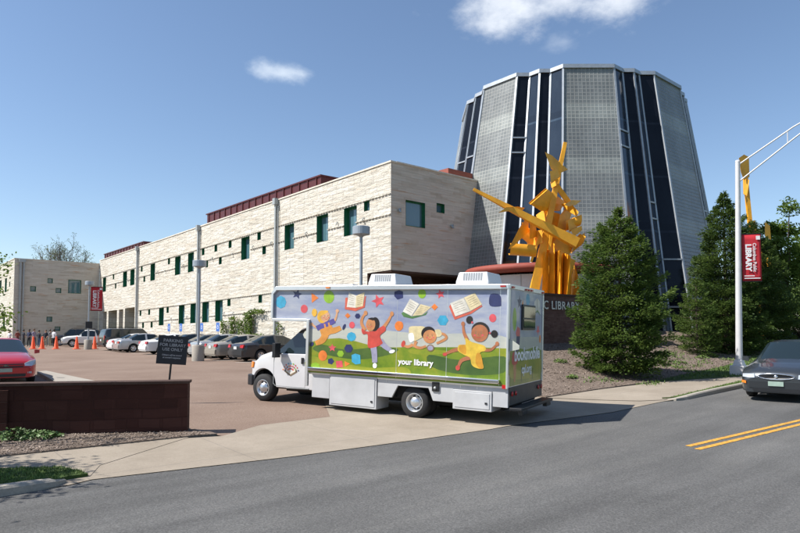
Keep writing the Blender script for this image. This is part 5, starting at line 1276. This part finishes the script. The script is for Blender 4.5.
def scroll_mb(mb, pts, D, depth, curl):
    """sheet rolled about a horizontal axis"""
    n = 7; vs = []; (xa, ya), (xb, yb) = pts
    for k in range(n + 1):
        t = k / n
        for (x, y) in ((xa, ya), (xb, yb)):
            a = curl * (t - .2) * 3.0; vs.append(at_d(x, y, D) + Vector((0, 0, -1)) * depth * math.sin(a) * .62 + FH * depth * (1 - math.cos(a)) * .62)
    mb.add(vs, [(2 * k, 2 * k + 1, 2 * k + 3, 2 * k + 2) for k in range(n)], 0, True)
D0 = 29.5
sb = at_d(556, 300, D0); sz0 = H(sb.x, sb.y)
scp = thing('yellow_sculpture', 'tall orange yellow steel sculpture of crossed beams and torn plates behind the sign wall', 'sculpture', (sb.x, sb.y, sz0))
def spart(name, fn, bevel=.008):
    m = MB(); fn(m); o = m.build(name, 'sculpt_yellow', scp, True); recalc(o); return o
spart('mast', lambda m: beam_mb(m, (531, 306), (565.2, 142.5), D0 - .3, D0 - .1, .46, .16, .20, .10))
spart('beam', lambda m: beam_mb(m, (473.4, 189.3), (576.5, 243.0), D0 - 1.2, D0 - .9, .12, .46, .12, .46))
C0 = 3.3333
def zz(L): return [(470 + p[0] / C0, 140 + p[1] / C0) + tuple(p[2:]) for p in L]
for L, D, tw in (
    ([(250, 40, -.3), (274, 52, -.1), (326, 98, .3), (296, 112, .1), (270, 96, -.1)], D0 - .35, .4), ([(266, 104), (292, 96), (300, 122), (270, 146)], D0 - .5, 1), ([(268, 140), (296, 128), (290, 150), (272, 160)], D0 - .4, -1),
    ([(195, 210, -.7), (252, 160, -.5), (318, 206, .5), (300, 236, .4), (236, 236, -.1)], D0 - .2, .6), ([(195, 210, -.7), (252, 160, -.5), (258, 166, -.9), (201, 215, -1.1)], D0 - .2, .6),
    ([(314, 216), (340, 200), (370, 202), (352, 216), (330, 222)], D0 - .2, 2), ([(304, 214), (332, 206), (362, 240), (356, 254), (318, 232)], D0 - .1, -1.2), ([(300, 250), (318, 228), (340, 240), (322, 302), (290, 296)], D0 + .1, 1),
    ([(165, 292), (186, 262), (196, 270), (194, 306), (148, 350), (128, 364)], D0 - .6, .8), ([(178, 306), (240, 300), (242, 342), (196, 362)], D0 - .1, -.8), ([(198, 276), (220, 290), (224, 322), (200, 330)], D0 - .4, 1.5),
    ([(95, 242, -.2), (122, 224, 0), (160, 222, .2), (182, 226, .4), (160, 248, .2), (132, 236, 0)], D0 - 1.35, .6), ([(220, 250), (246, 232), (252, 276), (226, 272)], D0 - .2, -1),
    ([(248, 232), (300, 246), (292, 330), (262, 400), (246, 380)], D0 + .25, .4), ([(326, 270), (356, 256), (370, 268), (352, 300), (330, 306)], D0 - .2, 1.4), ([(350, 330), (366, 312), (386, 322), (372, 350), (356, 360)], D0 - .1, -1.2), ([(336, 300), (372, 286), (374, 300), (346, 322)], D0 - .3, .8),
    ([(300, 320), (352, 318), (346, 352), (330, 385), (296, 374), (270, 346)], D0 + .1, .5)):
    spart('steel_plate', lambda m: plate_mb(m, zz(L), D, .05, tw))
spart('strut', lambda m: beam_mb(m, (556, 184.5), (571, 206), D0 - .2, D0 + .1, .22, .26, .1, .1)); spart('strut', lambda m: beam_mb(m, (540, 236), (531, 262), D0 - .3, D0 - .2, .14, .1, .08, .08)); spart('strut', lambda m: beam_mb(m, (549, 250), (553, 225), D0 - .6, D0 - .5, .10, .16, .08, .08))
spart('scroll', lambda m: scroll_mb(m, ((510.5, 247), (537, 249)), D0 - .5, .55, 1.0)); spart('scroll', lambda m: scroll_mb(m, ((566, 224), (582, 218)), D0 - .2, .5, 1.0)); spart('scroll', lambda m: scroll_mb(m, ((522, 226), (534, 236)), D0 - .3, .7, .8)); spart('scroll', lambda m: scroll_mb(m, ((573, 246), (585, 236)), D0, .5, 1.0))
# fluted pedestal plates down to the ground
def down(L): return zz(L)
for L, D, tw in (([(244, 372, -.2), (262, 376, .3), (264, 620, .3), (236, 620, -.2)], D0 - .3, 0), ([(262, 340, .1), (282, 346, -.35), (280, 620, -.45), (260, 620, .1)], D0 + .0, 0), ([(280, 350, -.3), (292, 360, .35), (292, 620, .35), (280, 620, -.4)], D0 + .0, 0), ([(288, 372, .35), (301, 366, -.55), (300, 620, -.6), (285, 620, .35)], D0 - .3, 0), ([(300, 366, -.5), (313, 378, .30), (309, 620, .3), (300, 620, -.55)], D0 - .3, 0), ([(312, 376, .3), (336, 386, -.6), (313, 620, -.6), (304, 620, .3)], D0 - .3, 0), ([(330, 390, -.3), (352, 402, .4), (340, 440, .3), (330, 620, .3), (312, 620, -.3)], D0, 0), ([(346, 408, .3), (366, 470, -.3), (362, 620, -.3), (318, 620, .4)], D0 + .2, 0)):
    spart('pedestal_plate', lambda m: plate_mb(m, down(L), D, .06, tw))
# second, slimmer piece behind the street lamp
D1 = 37.5; sb2 = at_d(760, 300, D1)
s2 = thing('slim_sculpture', 'slim orange yellow steel sculpture standing behind the white street lamp', 'sculpture', (sb2.x, sb2.y, H(sb2.x, sb2.y)))
def spart2(name, fn):
    m = MB(); fn(m); o = m.build(name, 'sculpt_yellow', s2, True); recalc(o)
spart2('mast', lambda m: beam_mb(m, (744.5, 168), (762, 345), D1, D1, .24, .22, .16, .16)); 
for L, D, tw in (([(739, 158), (744, 154.5), (749, 157), (749.5, 177), (744, 180), (741, 172)], D1 - .2, .5), ([(743, 178), (749.5, 180), (747, 196), (743.5, 194)], D1 - .1, -.8), ([(745, 196), (749, 198), (752, 216), (748, 214)], D1, .8), ([(750, 222), (755, 220), (759, 236), (754, 240)], D1 - .1, .8), ([(758, 250), (767, 256), (772, 266), (764, 270), (758, 262)], D1 + .2, -1), ([(765, 222), (770, 226), (771, 240), (765, 236)], D1 + .3, .5)):
    spart2('steel_plate', lambda m: plate_mb(m, L, D, .05, tw))

# three pale hoops far to the right
hp = at_d(781, 334, 46); zz0 = H(hp.x, hp.y)
hr = thing('bicycle_rack', 'row of three pale metal hoops in the dark shade at the right edge', 'bicycle rack', (hp.x, hp.y, zz0))
zc = max(.4, 1.65 - 46 * 3 / 620 - zz0)
for k in (-1, 0, 1):
    c = RT * (k * .50); m = MB(); m.tube([c + RT * (.19 * math.cos(a)) + Vector((0, 0, zc + .20 * math.sin(a))) for a in [3.14159 * i / 10 for i in range(11)]] , .025, 6); m.tube([c - RT * .19 + Vector((0, 0, zc)), c - RT * .19], .02, 6); m.build('hoop', 'galv', hr)
m = MB(); m.tube([RT * -.8 + Vector((0, 0, .02)), RT * .8 + Vector((0, 0, .02))], .03, 6); m.build('rail', 'galv', hr)

# ------------------------------------------------------------------ people in the distance
def make_person(seed, shirt, legs, skin, hair, name_label, pose=0):
    """one continuous skinned body; shirt, trousers and skin are its own materials"""
    random.seed(seed); sw = random.uniform(-.05, .05); ar = random.uniform(.12, .3)
    V = [(0, 0, .95), (0, .01, 1.15), (0, .02, 1.38), (0, .0, 1.50), (0, -.01, 1.62), (0, -.01, 1.72),
         (.10, 0, .90), (.11, -.02, .50), (.12 + sw, .02, .09), (.13 + sw, -.13, .05), (-.10, 0, .90), (-.11, -.03, .50), (-.12, .0, .09), (-.13, -.14, .05),
         (.19, .02, 1.40), (.25, .03, 1.14), (.22, -ar, .98), (.21, -ar - .09, .94), (-.19, .02, 1.40), (-.26, .02, 1.13), (-.24, -.10 if pose == 0 else -.26, .92 if pose == 0 else 1.20), (-.23, -.14 if pose == 0 else -.34, .84 if pose == 0 else 1.26)]
    E = [(0, 1), (1, 2), (2, 3), (3, 4), (4, 5), (0, 6), (6, 7), (7, 8), (8, 9), (0, 10), (10, 11), (11, 12), (12, 13), (2, 14), (14, 15), (15, 16), (16, 17), (2, 18), (18, 19), (19, 20), (20, 21)]
    rad = [(.15, .11), (.145, .10), (.16, .11), (.055, .055), (.085, .10), (.07, .085), (.085, .09), (.06, .065), (.045, .05), (.045, .035), (.085, .09), (.06, .065), (.045, .05), (.045, .035), (.06, .06), (.043, .043), (.033, .033), (.04, .025), (.06, .06), (.043, .043), (.033, .033), (.04, .025)]
    me = bpy.data.meshes.new('person'); me.from_pydata(V, E, []); o = bpy.data.objects.new('person', me); COL.objects.link(o)
    sk = o.modifiers.new('skin', 'SKIN'); lay = me.skin_vertices[0].data if me.skin_vertices else None
    if lay is None:
        bm = bmesh.new(); bm.from_mesh(me); bm.verts.layers.skin.verify(); bm.to_mesh(me); bm.free(); lay = me.skin_vertices[0].data
    for i, r_ in enumerate(rad): lay[i].radius = r_
    lay[0].use_root = True
    ss = o.modifiers.new('smooth', 'SUBSURF'); ss.levels = 1; ss.render_levels = 1
    dg = bpy.context.evaluated_depsgraph_get(); dg.update(); me2 = bpy.data.meshes.new_from_object(o.evaluated_get(dg)); o.modifiers.clear(); o.data = me2; me2.name = 'person'
    me2.materials.clear()
    for n_ in (shirt, legs, skin, 'black_metal'): me2.materials.append(MATS[n_])
    for p in me2.polygons:
        c = p.center; p.use_smooth = True
        p.material_index = 2 if c.z > 1.50 else (3 if c.z < .09 else (1 if c.z < .93 and abs(c.x) < .2 else (0 if (c.z > 1.12 or abs(c.x) < .17) else 2)))
    h = MB(); h.lathe([(.0, 1.80), (.06, 1.785), (.095, 1.74), (.105, 1.68), (.10, 1.62)], (0, .02, 0), n=14); h.build('hair', hair, o)
    return o
for nm, c in dict(shirt_white=(.65, .64, .66), shirt_dark=(.02, .022, .035), shirt_mauve=(.30, .26, .36), shirt_grey=(.25, .24, .24), shirt_navy=(.03, .04, .09), shirt_rust=(.22, .05, .04), trouser_black=(.015, .015, .018), trouser_khaki=(.30, .25, .18), trouser_denim=(.05, .07, .13)).items(): plain(nm, c, .85, 0, .12, 8)
crowd = [(9.5, 'shirt_white', 'trouser_khaki', 'skin', 'hair_brown', 'person in white at the far left end of the waiting crowd'), (17.5, 'shirt_rust', 'trouser_denim', 'skin', 'hair_dark', 'person in a rust red top near the left of the crowd'), (23.5, 'shirt_dark', 'trouser_black', 'skin', 'hair_dark', 'person in black from head to toe left of the mauve shirt'), (29, 'shirt_navy', 'trouser_black', 'skin_dark', 'hair_dark', 'person in a navy top close beside the mauve shirt'),
         (34, 'shirt_mauve', 'trouser_denim', 'skin', 'hair_brown', 'person in a mauve shirt in the middle of the crowd'), (39, 'shirt_dark', 'trouser_denim', 'skin', 'hair_dark', 'person in a black top and blue jeans right of the mauve shirt'), (45.5, 'shirt_dark', 'trouser_khaki', 'skin', 'hair_brown', 'person in a black top and khaki trousers left of the grey top'), (50, 'shirt_grey', 'trouser_khaki', 'skin', 'hair_dark', 'person in a grey top and khaki trousers near the black wagon'), (54, 'shirt_white', 'trouser_black', 'skin_dark', 'hair_dark', 'person in a white top and black trousers at the right end of the crowd')]
for i, (px, a1, a2, a3, a4, lb) in enumerate(crowd):
    o = make_person(20 + i, a1, a2, a3, a4, lb, i % 2); p = at_d(px, 340, 64 + (i * 37 % 5)); o.location = (p.x, p.y, 0); o.rotation_euler = (0, 0, R(-60 + (i * 83) % 240)); s = .96 + .02 * (i % 5); o.scale = (s, s, s * 1.02)
    tag(o, lb, 'person', 'people waiting by the wing')
random.seed(11)
# ------------------------------------------------------------------ trees and climbing plants
def leaf(mb, c, s, w, d=None, up=.5):
    d = d or Vector((random.uniform(-1, 1), random.uniform(-1, 1), random.uniform(-.6, .6)))
    d = d.normalized(); n = Vector((random.uniform(-1, 1), random.uniform(-1, 1), random.uniform(up - 1, up + 1))); t = d.cross(n)
    if t.length < 1e-4: return
    t.normalize(); mb.v += [tuple(c - t * w * .3), tuple(c + d * s * .5 - t * w * .5), tuple(c + d * s), tuple(c + d * s * .5 + t * w * .5)]
    o = len(mb.v) - 4; mb.f.append([o, o + 1, o + 2, o + 3]); mb.m.append(0); mb.sm.append(False)
def conifer(name, label, px, py, D, top_px, half_px, leafm, seed, fat=.8, low=.06, dens=1.0, zbase=None, group=None):
    random.seed(seed); p = at_d(px, py, D); z = H(p.x, p.y) if zbase is None else zbase
    Ht = EYE + D * (HORZ - top_px) / FPX - z; Rm = half_px * D / FPX
    t = thing(name, label, 'tree', (p.x, p.y, z), 0, group); lm, wm = MB(), MB()
    wm.tube([(0, 0, -.2), (0, 0, Ht * .5), (0, 0, Ht * .97)], [.03 * Ht * .6, .018 * Ht * .6, .012], 7)
    nl = max(9, int(Ht * 3.3)); s0 = .085 + .006 * Ht
    lump = [(random.uniform(0, 6.28), random.uniform(.05, .9), random.uniform(-.28, .22)) for _ in range(16)]
    for k in range(nl):
        f = low + (1 - low) * (k / (nl - 1)) ** .95; zz_ = f * Ht
        r = Rm * (1 - math.exp(-(1 - f) * fat)) / (1 - math.exp(-fat)) * (.80 + .20 * min(1, (f - low) / .12)) + .04
        nb = int((6 + 5 * (1 - f)) * dens); a0 = random.uniform(0, 6.28)
        for b in range(nb):
            a = a0 + 6.2832 * b / nb + random.uniform(-.35, .35); ln = r * random.uniform(.62, 1.08)
            for la, lf_, lv in lump:
                if abs((a - la + 3.14159) % 6.28318 - 3.14159) < .7 and abs(f - lf_) < .10: ln *= 1 + lv * .6
            rise = random.uniform(.0, .35) + .4 * f
            e = Vector((math.cos(a), math.sin(a), 0)); side = Vector((-e.y, e.x, 0)); z0_ = zz_ + random.uniform(-.12, .12)
            pos = lambda q: Vector((0, 0, z0_)) + e * (ln * q) + Vector((0, 0, ln * (rise * q * q - .22 * q)))
            wm.tube([pos(0), pos(.5), pos(.95)], [.02, .013, .005], 3, cap=False)
            nlv = int((26 + 95 * ln) * dens)
            for _ in range(nlv):
                q = .22 + .80 * random.random() ** .62; wdt = (.10 + .30 * ln) * math.sin(min(1, q) * 2.6) + .05
                o_ = random.gauss(0, .5) * wdt; c = pos(q) + side * o_ + Vector((0, 0, random.gauss(0, .055) - abs(o_) * .25))
                dd = e * random.uniform(.3, 1.0) + side * (o_ / wdt * .9 + random.uniform(-.5, .5)) + Vector((0, 0, random.uniform(-.35, .55)))
                leaf(lm, c, s0 * random.uniform(.7, 1.35), s0 * .40, dd, .9)
    for _ in range(14): leaf(lm, Vector((0, 0, Ht * random.uniform(.93, .99))), s0 * .8, s0 * .3, Vector((random.uniform(-.5, .5), random.uniform(-.5, .5), 1)))
    lm.build('crown', leafm, t); wm.build('trunk', 'bark', t); return t
def broad(name, label, pos, Ht, Rx, base_f, n, leafm, seed, ls=.14, bark='bark', lobes=9, parent_group=None, rz=1.0):
    random.seed(seed); t = thing(name, label, 'tree', pos, 0, parent_group); lm, wm = MB(), MB()
    zc = Ht * (base_f + 1) / 2; rzv = Ht * (1 - base_f) / 2
    wm.tube([(0, 0, -.3), (.05, 0, Ht * base_f * .7), (0, .08, zc)], [.028 * Ht, .021 * Ht, .012 * Ht], 9)
    cl = []
    for k in range(lobes * 4):
        u = Vector((random.gauss(0, 1), random.gauss(0, 1), random.gauss(0, 1))).normalized(); q = random.uniform(.45, .92)
        c = Vector((u.x * Rx * q, u.y * Rx * q, zc + u.z * rzv * q)); cl.append((c, random.uniform(.16, .30) * Rx))
    for i, (c, r) in enumerate(cl):
        if i % 2 == 0:
            m_ = Vector((c.x * .35, c.y * .35, Ht * base_f * .8 + (c.z - Ht * base_f * .8) * .5)); wm.tube([(0, .02, Ht * base_f * .7 + .3 * random.random()), m_, c], [.012 * Ht, .008 * Ht, .003 * Ht], 5, cap=False)
        k = int(n / len(cl) * random.uniform(.6, 1.4))
        for _ in range(k):
            v = Vector((random.gauss(0, 1), random.gauss(0, 1), random.gauss(0, .8))); v = v.normalized() * r * (random.random() ** .45)
            leaf(lm, c + v, ls * random.uniform(.7, 1.35), ls * .62)
    lm.build('crown', leafm, t); wm.build('trunk', bark, t); return t
conifer('fir_tree', 'broad bushy fir standing alone on the mulch bank right of the bookmobile', 621, 356, 22.0, 213, 47, 'fir_needles', 3, 4.6, .07, 1.6)
conifer('fir_tree', 'tall pointed dark fir just left of the white street lamp', 727, 340, 31.0, 195, 43, 'dark_needles', 4, 2.4, .02, 1.5)
conifer('fir_tree', 'short young fir at the left foot of the tall pointed fir', 697, 338, 29.0, 282, 23, 'fir_needles', 5, 3.0, .03, 1.15)
conifer('fir_tree', 'dark fir close behind the red street banner', 757, 338, 33.0, 224, 36, 'dark_needles', 6, 2.8, .02, 1.4)
p = at_d(787, 340, 44); broad('leafy_tree', 'light green broadleaf tree at the right edge behind the banner', (p.x, p.y, H(p.x, p.y)), 9.3, 3.1, .05, 17000, 'broad_leaf', 8, .21)
p = at_d(826, 340, 46); broad('leafy_tree', 'round broadleaf tree partly cut by the right frame edge', (p.x, p.y, H(p.x, p.y)), 8.8, 3.3, .04, 15000, 'broad_leaf', 9, .21)
random.seed(21)
for i, (px, D, hh, r, lb) in enumerate(((742, 40, 2.6, 2.2, 'dark shrub under the firs left of the banner'), (772, 42, 3.0, 2.4, 'dark shrub behind the pale hoops'), (803, 39, 3.0, 2.8, 'dark shrub at the right edge below the broadleaf trees'), (712, 38, 1.8, 1.7, 'dark low shrub between the tower and the tall fir'))):
    p = at_d(px, 335, D); broad('shrub', lb, (p.x, p.y, H(p.x, p.y)), hh * 1.25, r, .0, 9000, 'dark_needles', 30 + i, .17)
# far trees beyond the road to the right
for i, (x, y, h, lb) in enumerate(((80, 40, 11, 'tall far tree beyond the street bend, nearest the firs'), (95, 26, 12, 'far round tree along the street, middle of the far trees'), (110, 10, 10, 'farthest tree down the street'))):
    broad('street_tree', lb, (x, y, H(x, y)), h, 4.6, .2, 2600, 'broad_leaf', 50 + i, .34)
# thin, barely leafed tree behind the wing
def bare(name, label, pos, Ht, Rx, seed):
    random.seed(seed); t = thing(name, label, 'tree', pos); wm, lm = MB(), MB(); fork = Ht * .45
    wm.tube([(0, 0, -.3), (.1, 0, fork * .6), (0, 0, fork)], [.34, .28, .2], 8)
    for _ in range(46):
        a = random.uniform(0, 6.28); el = random.uniform(.12, 1.5); rr = random.uniform(.72, 1.0)
        e = Vector((math.cos(a) * math.cos(el) * Rx * rr, math.sin(a) * math.cos(el) * Rx * rr, fork + (Ht - fork) * math.sin(el) * rr)); s = Vector((0, 0, fork * random.uniform(.75, 1)))
        m1 = s.lerp(e, .4) + Vector((random.uniform(-.4, .4), random.uniform(-.4, .4), random.uniform(.1, .7))); m2 = s.lerp(e, .72) + Vector((random.uniform(-.4, .4), random.uniform(-.4, .4), random.uniform(0, .5)))
        wm.tube([s, m1, m2, e], [.10, .07, .045, .018], 4, cap=False)
        for _ in range(9):
            q = random.uniform(.35, 1); b0 = m1.lerp(e, q); d = ((e - s).normalized() + Vector((random.uniform(-1, 1), random.uniform(-1, 1), random.uniform(-.3, 1)))).normalized(); l = random.uniform(.8, 1.9); b1 = b0 + d * l
            wm.tube([b0, b0.lerp(b1, .5) + Vector((0, 0, .08)), b1], [.03, .022, .012], 3, cap=False)
            for _ in range(3):
                c0 = b0.lerp(b1, random.uniform(.3, 1)); c1 = c0 + (d + Vector((random.uniform(-1, 1), random.uniform(-1, 1), random.uniform(-.4, .8)))).normalized() * random.uniform(.4, .9); wm.tube([c0, c1], [.014, .008], 3, cap=False)
                for _ in range(2): leaf(lm, c1 + Vector((random.uniform(-.15, .15), random.uniform(-.15, .15), random.uniform(-.15, .15))), .20, .13)
    wm.build('trunk', 'grey_bark', t); lm.build('crown', 'pale_leaf', t); return t
p = at_d(62, 300, 100); bare('sparse_tree', 'sparse spring tree showing bare twigs above the shaded wing', (p.x, p.y, -1), 17.4, 6.8, 13)
# tree off the left edge: its boughs hang into the frame and shade the pavement corner
tl = thing('leafy_tree', 'broadleaf tree at the left edge with boughs hanging into view', 'tree', (-2.7, 14.2, H(-2.7, 14.2))); random.seed(17)
lm, wm = MB(), MB(); wm.tube([(0, 0, -.3), (.05, 0, 1.4), (0, .05, 3.6)], [.17, .13, .08], 9)
tgt = [at_d(px, py, D) - Vector((-2.7, 14.2, H(-2.7, 14.2))) for px, py, D in ((0, 262, 11.4), (-2, 272, 11), (3, 318, 11.2), (-8, 330, 11), (-6, 292, 11.8), (0, 326, 10.6), (4, 312, 10.9))]
ends = tgt + [Vector((random.uniform(-3.2, 1.0), random.uniform(-3.2, 1.0), random.uniform(1.9, 4.9))) for _ in range(44)]
for e in ends:
    s = Vector((0, 0, min(1.3 + e.z * .35, 3.4))); mid = s.lerp(e, .55) + Vector((0, 0, .35)); wm.tube([s, mid, e], [.045, .026, .008], 5, cap=False)
    big = e in tgt
    for _ in range(70 if big else 620):
        r = .19 if big else .62; v = Vector((random.gauss(0, .5), random.gauss(0, .5), random.gauss(0, .4))) * r; leaf(lm, e + v, .065 if big else .11, .04 if big else .08)
lm.build('crown', 'broad_leaf', tl); wm.build('trunk', 'bark', tl)
# climbing plants on wires against the wall
def vine(label, Y, w_, z0, z1, n, seed, arm=0.0):
    random.seed(seed); t = thing('climbing_plant', label, 'plant', (XF - .25, Y, 0), 0, 'climbing plants on the pale wall'); lm, wm = MB(), MB()
    for k in range(4):
        y = (k - 1.5) * w_ * .25; wm.tube([(0, y, -.2), (.02, y + random.uniform(-.1, .1), (z0 + z1) / 2), (.0, y + random.uniform(-.15, .15), z1)], .014, 4)
    for _ in range(n):
        f = random.random(); z = z0 + (z1 - z0) * (f ** .7); ww = w_ * (.30 + .28 * f) * random.uniform(.2, 1)
        leaf(lm, Vector((random.uniform(-.22, .12), random.choice((-1, 1)) * ww * random.random() ** .5, z + random.uniform(-.1, .1))), .17, .12)
    for _ in range(int(n * arm)): leaf(lm, Vector((random.uniform(-.15, .1), -random.random() * w_ * 1.5, z1 + random.uniform(-.12, .16))), .17, .12)
    lm.build('foliage', 'vine_leaf', t); wm.build('stem', 'bark', t)
vine('thin climbing plant furthest left on the pale wall', 47.2, .8, .6, 2.45, 220, 1); vine('second climbing plant from the left on the pale wall', 45.6, .9, .5, 2.75, 360, 2); vine('loose low climbing plant third from the left on the pale wall', 44.2, 1.0, .3, 2.5, 300, 3); vine('largest climbing plant, reaching right along the wall', 42.8, 1.5, .4, 3.05, 760, 4, .22); vine('sparse climbing plant nearest the bookmobile cab', 38.3, .5, .3, 2.2, 90, 5)
for Y, r_, lb in ((41.1, .45, 'small round shrub at the wall right of the climbing plants'), (40.4, .55, 'rounded green shrub at the wall nearest the bookmobile')):
    t = thing('shrub', lb, 'shrub', (XF - .7, Y, 0)); m = MB(); random.seed(int(Y))
    for _ in range(260):
        v = Vector((random.gauss(0, 1), random.gauss(0, 1), random.gauss(0, 1))).normalized() * r_ * random.random() ** .4; leaf(m, v + Vector((0, 0, 1.0)), .15, .1)
    m.build('foliage', 'vine_leaf', t); m = MB(); m.tube([(0, 0, -.1), (0, 0, .9)], .03, 5); m.build('stem', 'bark', t)
# a few green weeds on the mulch bank
for i, (px, py, r_, lb) in enumerate(((668, 355, .42, 'green weed clump high on the mulch bank right of the bushy fir'), (678, 363, .5, 'wide green weed clump low on the mulch bank by the lawn edge'), (702, 358, .45, 'green weed clump on the bank below the short young fir'), (572, 378, .25, 'tiny green weed on the mulch near the bookmobile step'), (560, 362, .35, 'green weed at the shaded foot of the sign wall'))):
    p = gp(px, py, .045); weed(p.x, p.y, r_, .16, 150, 'grass_blade', lb)
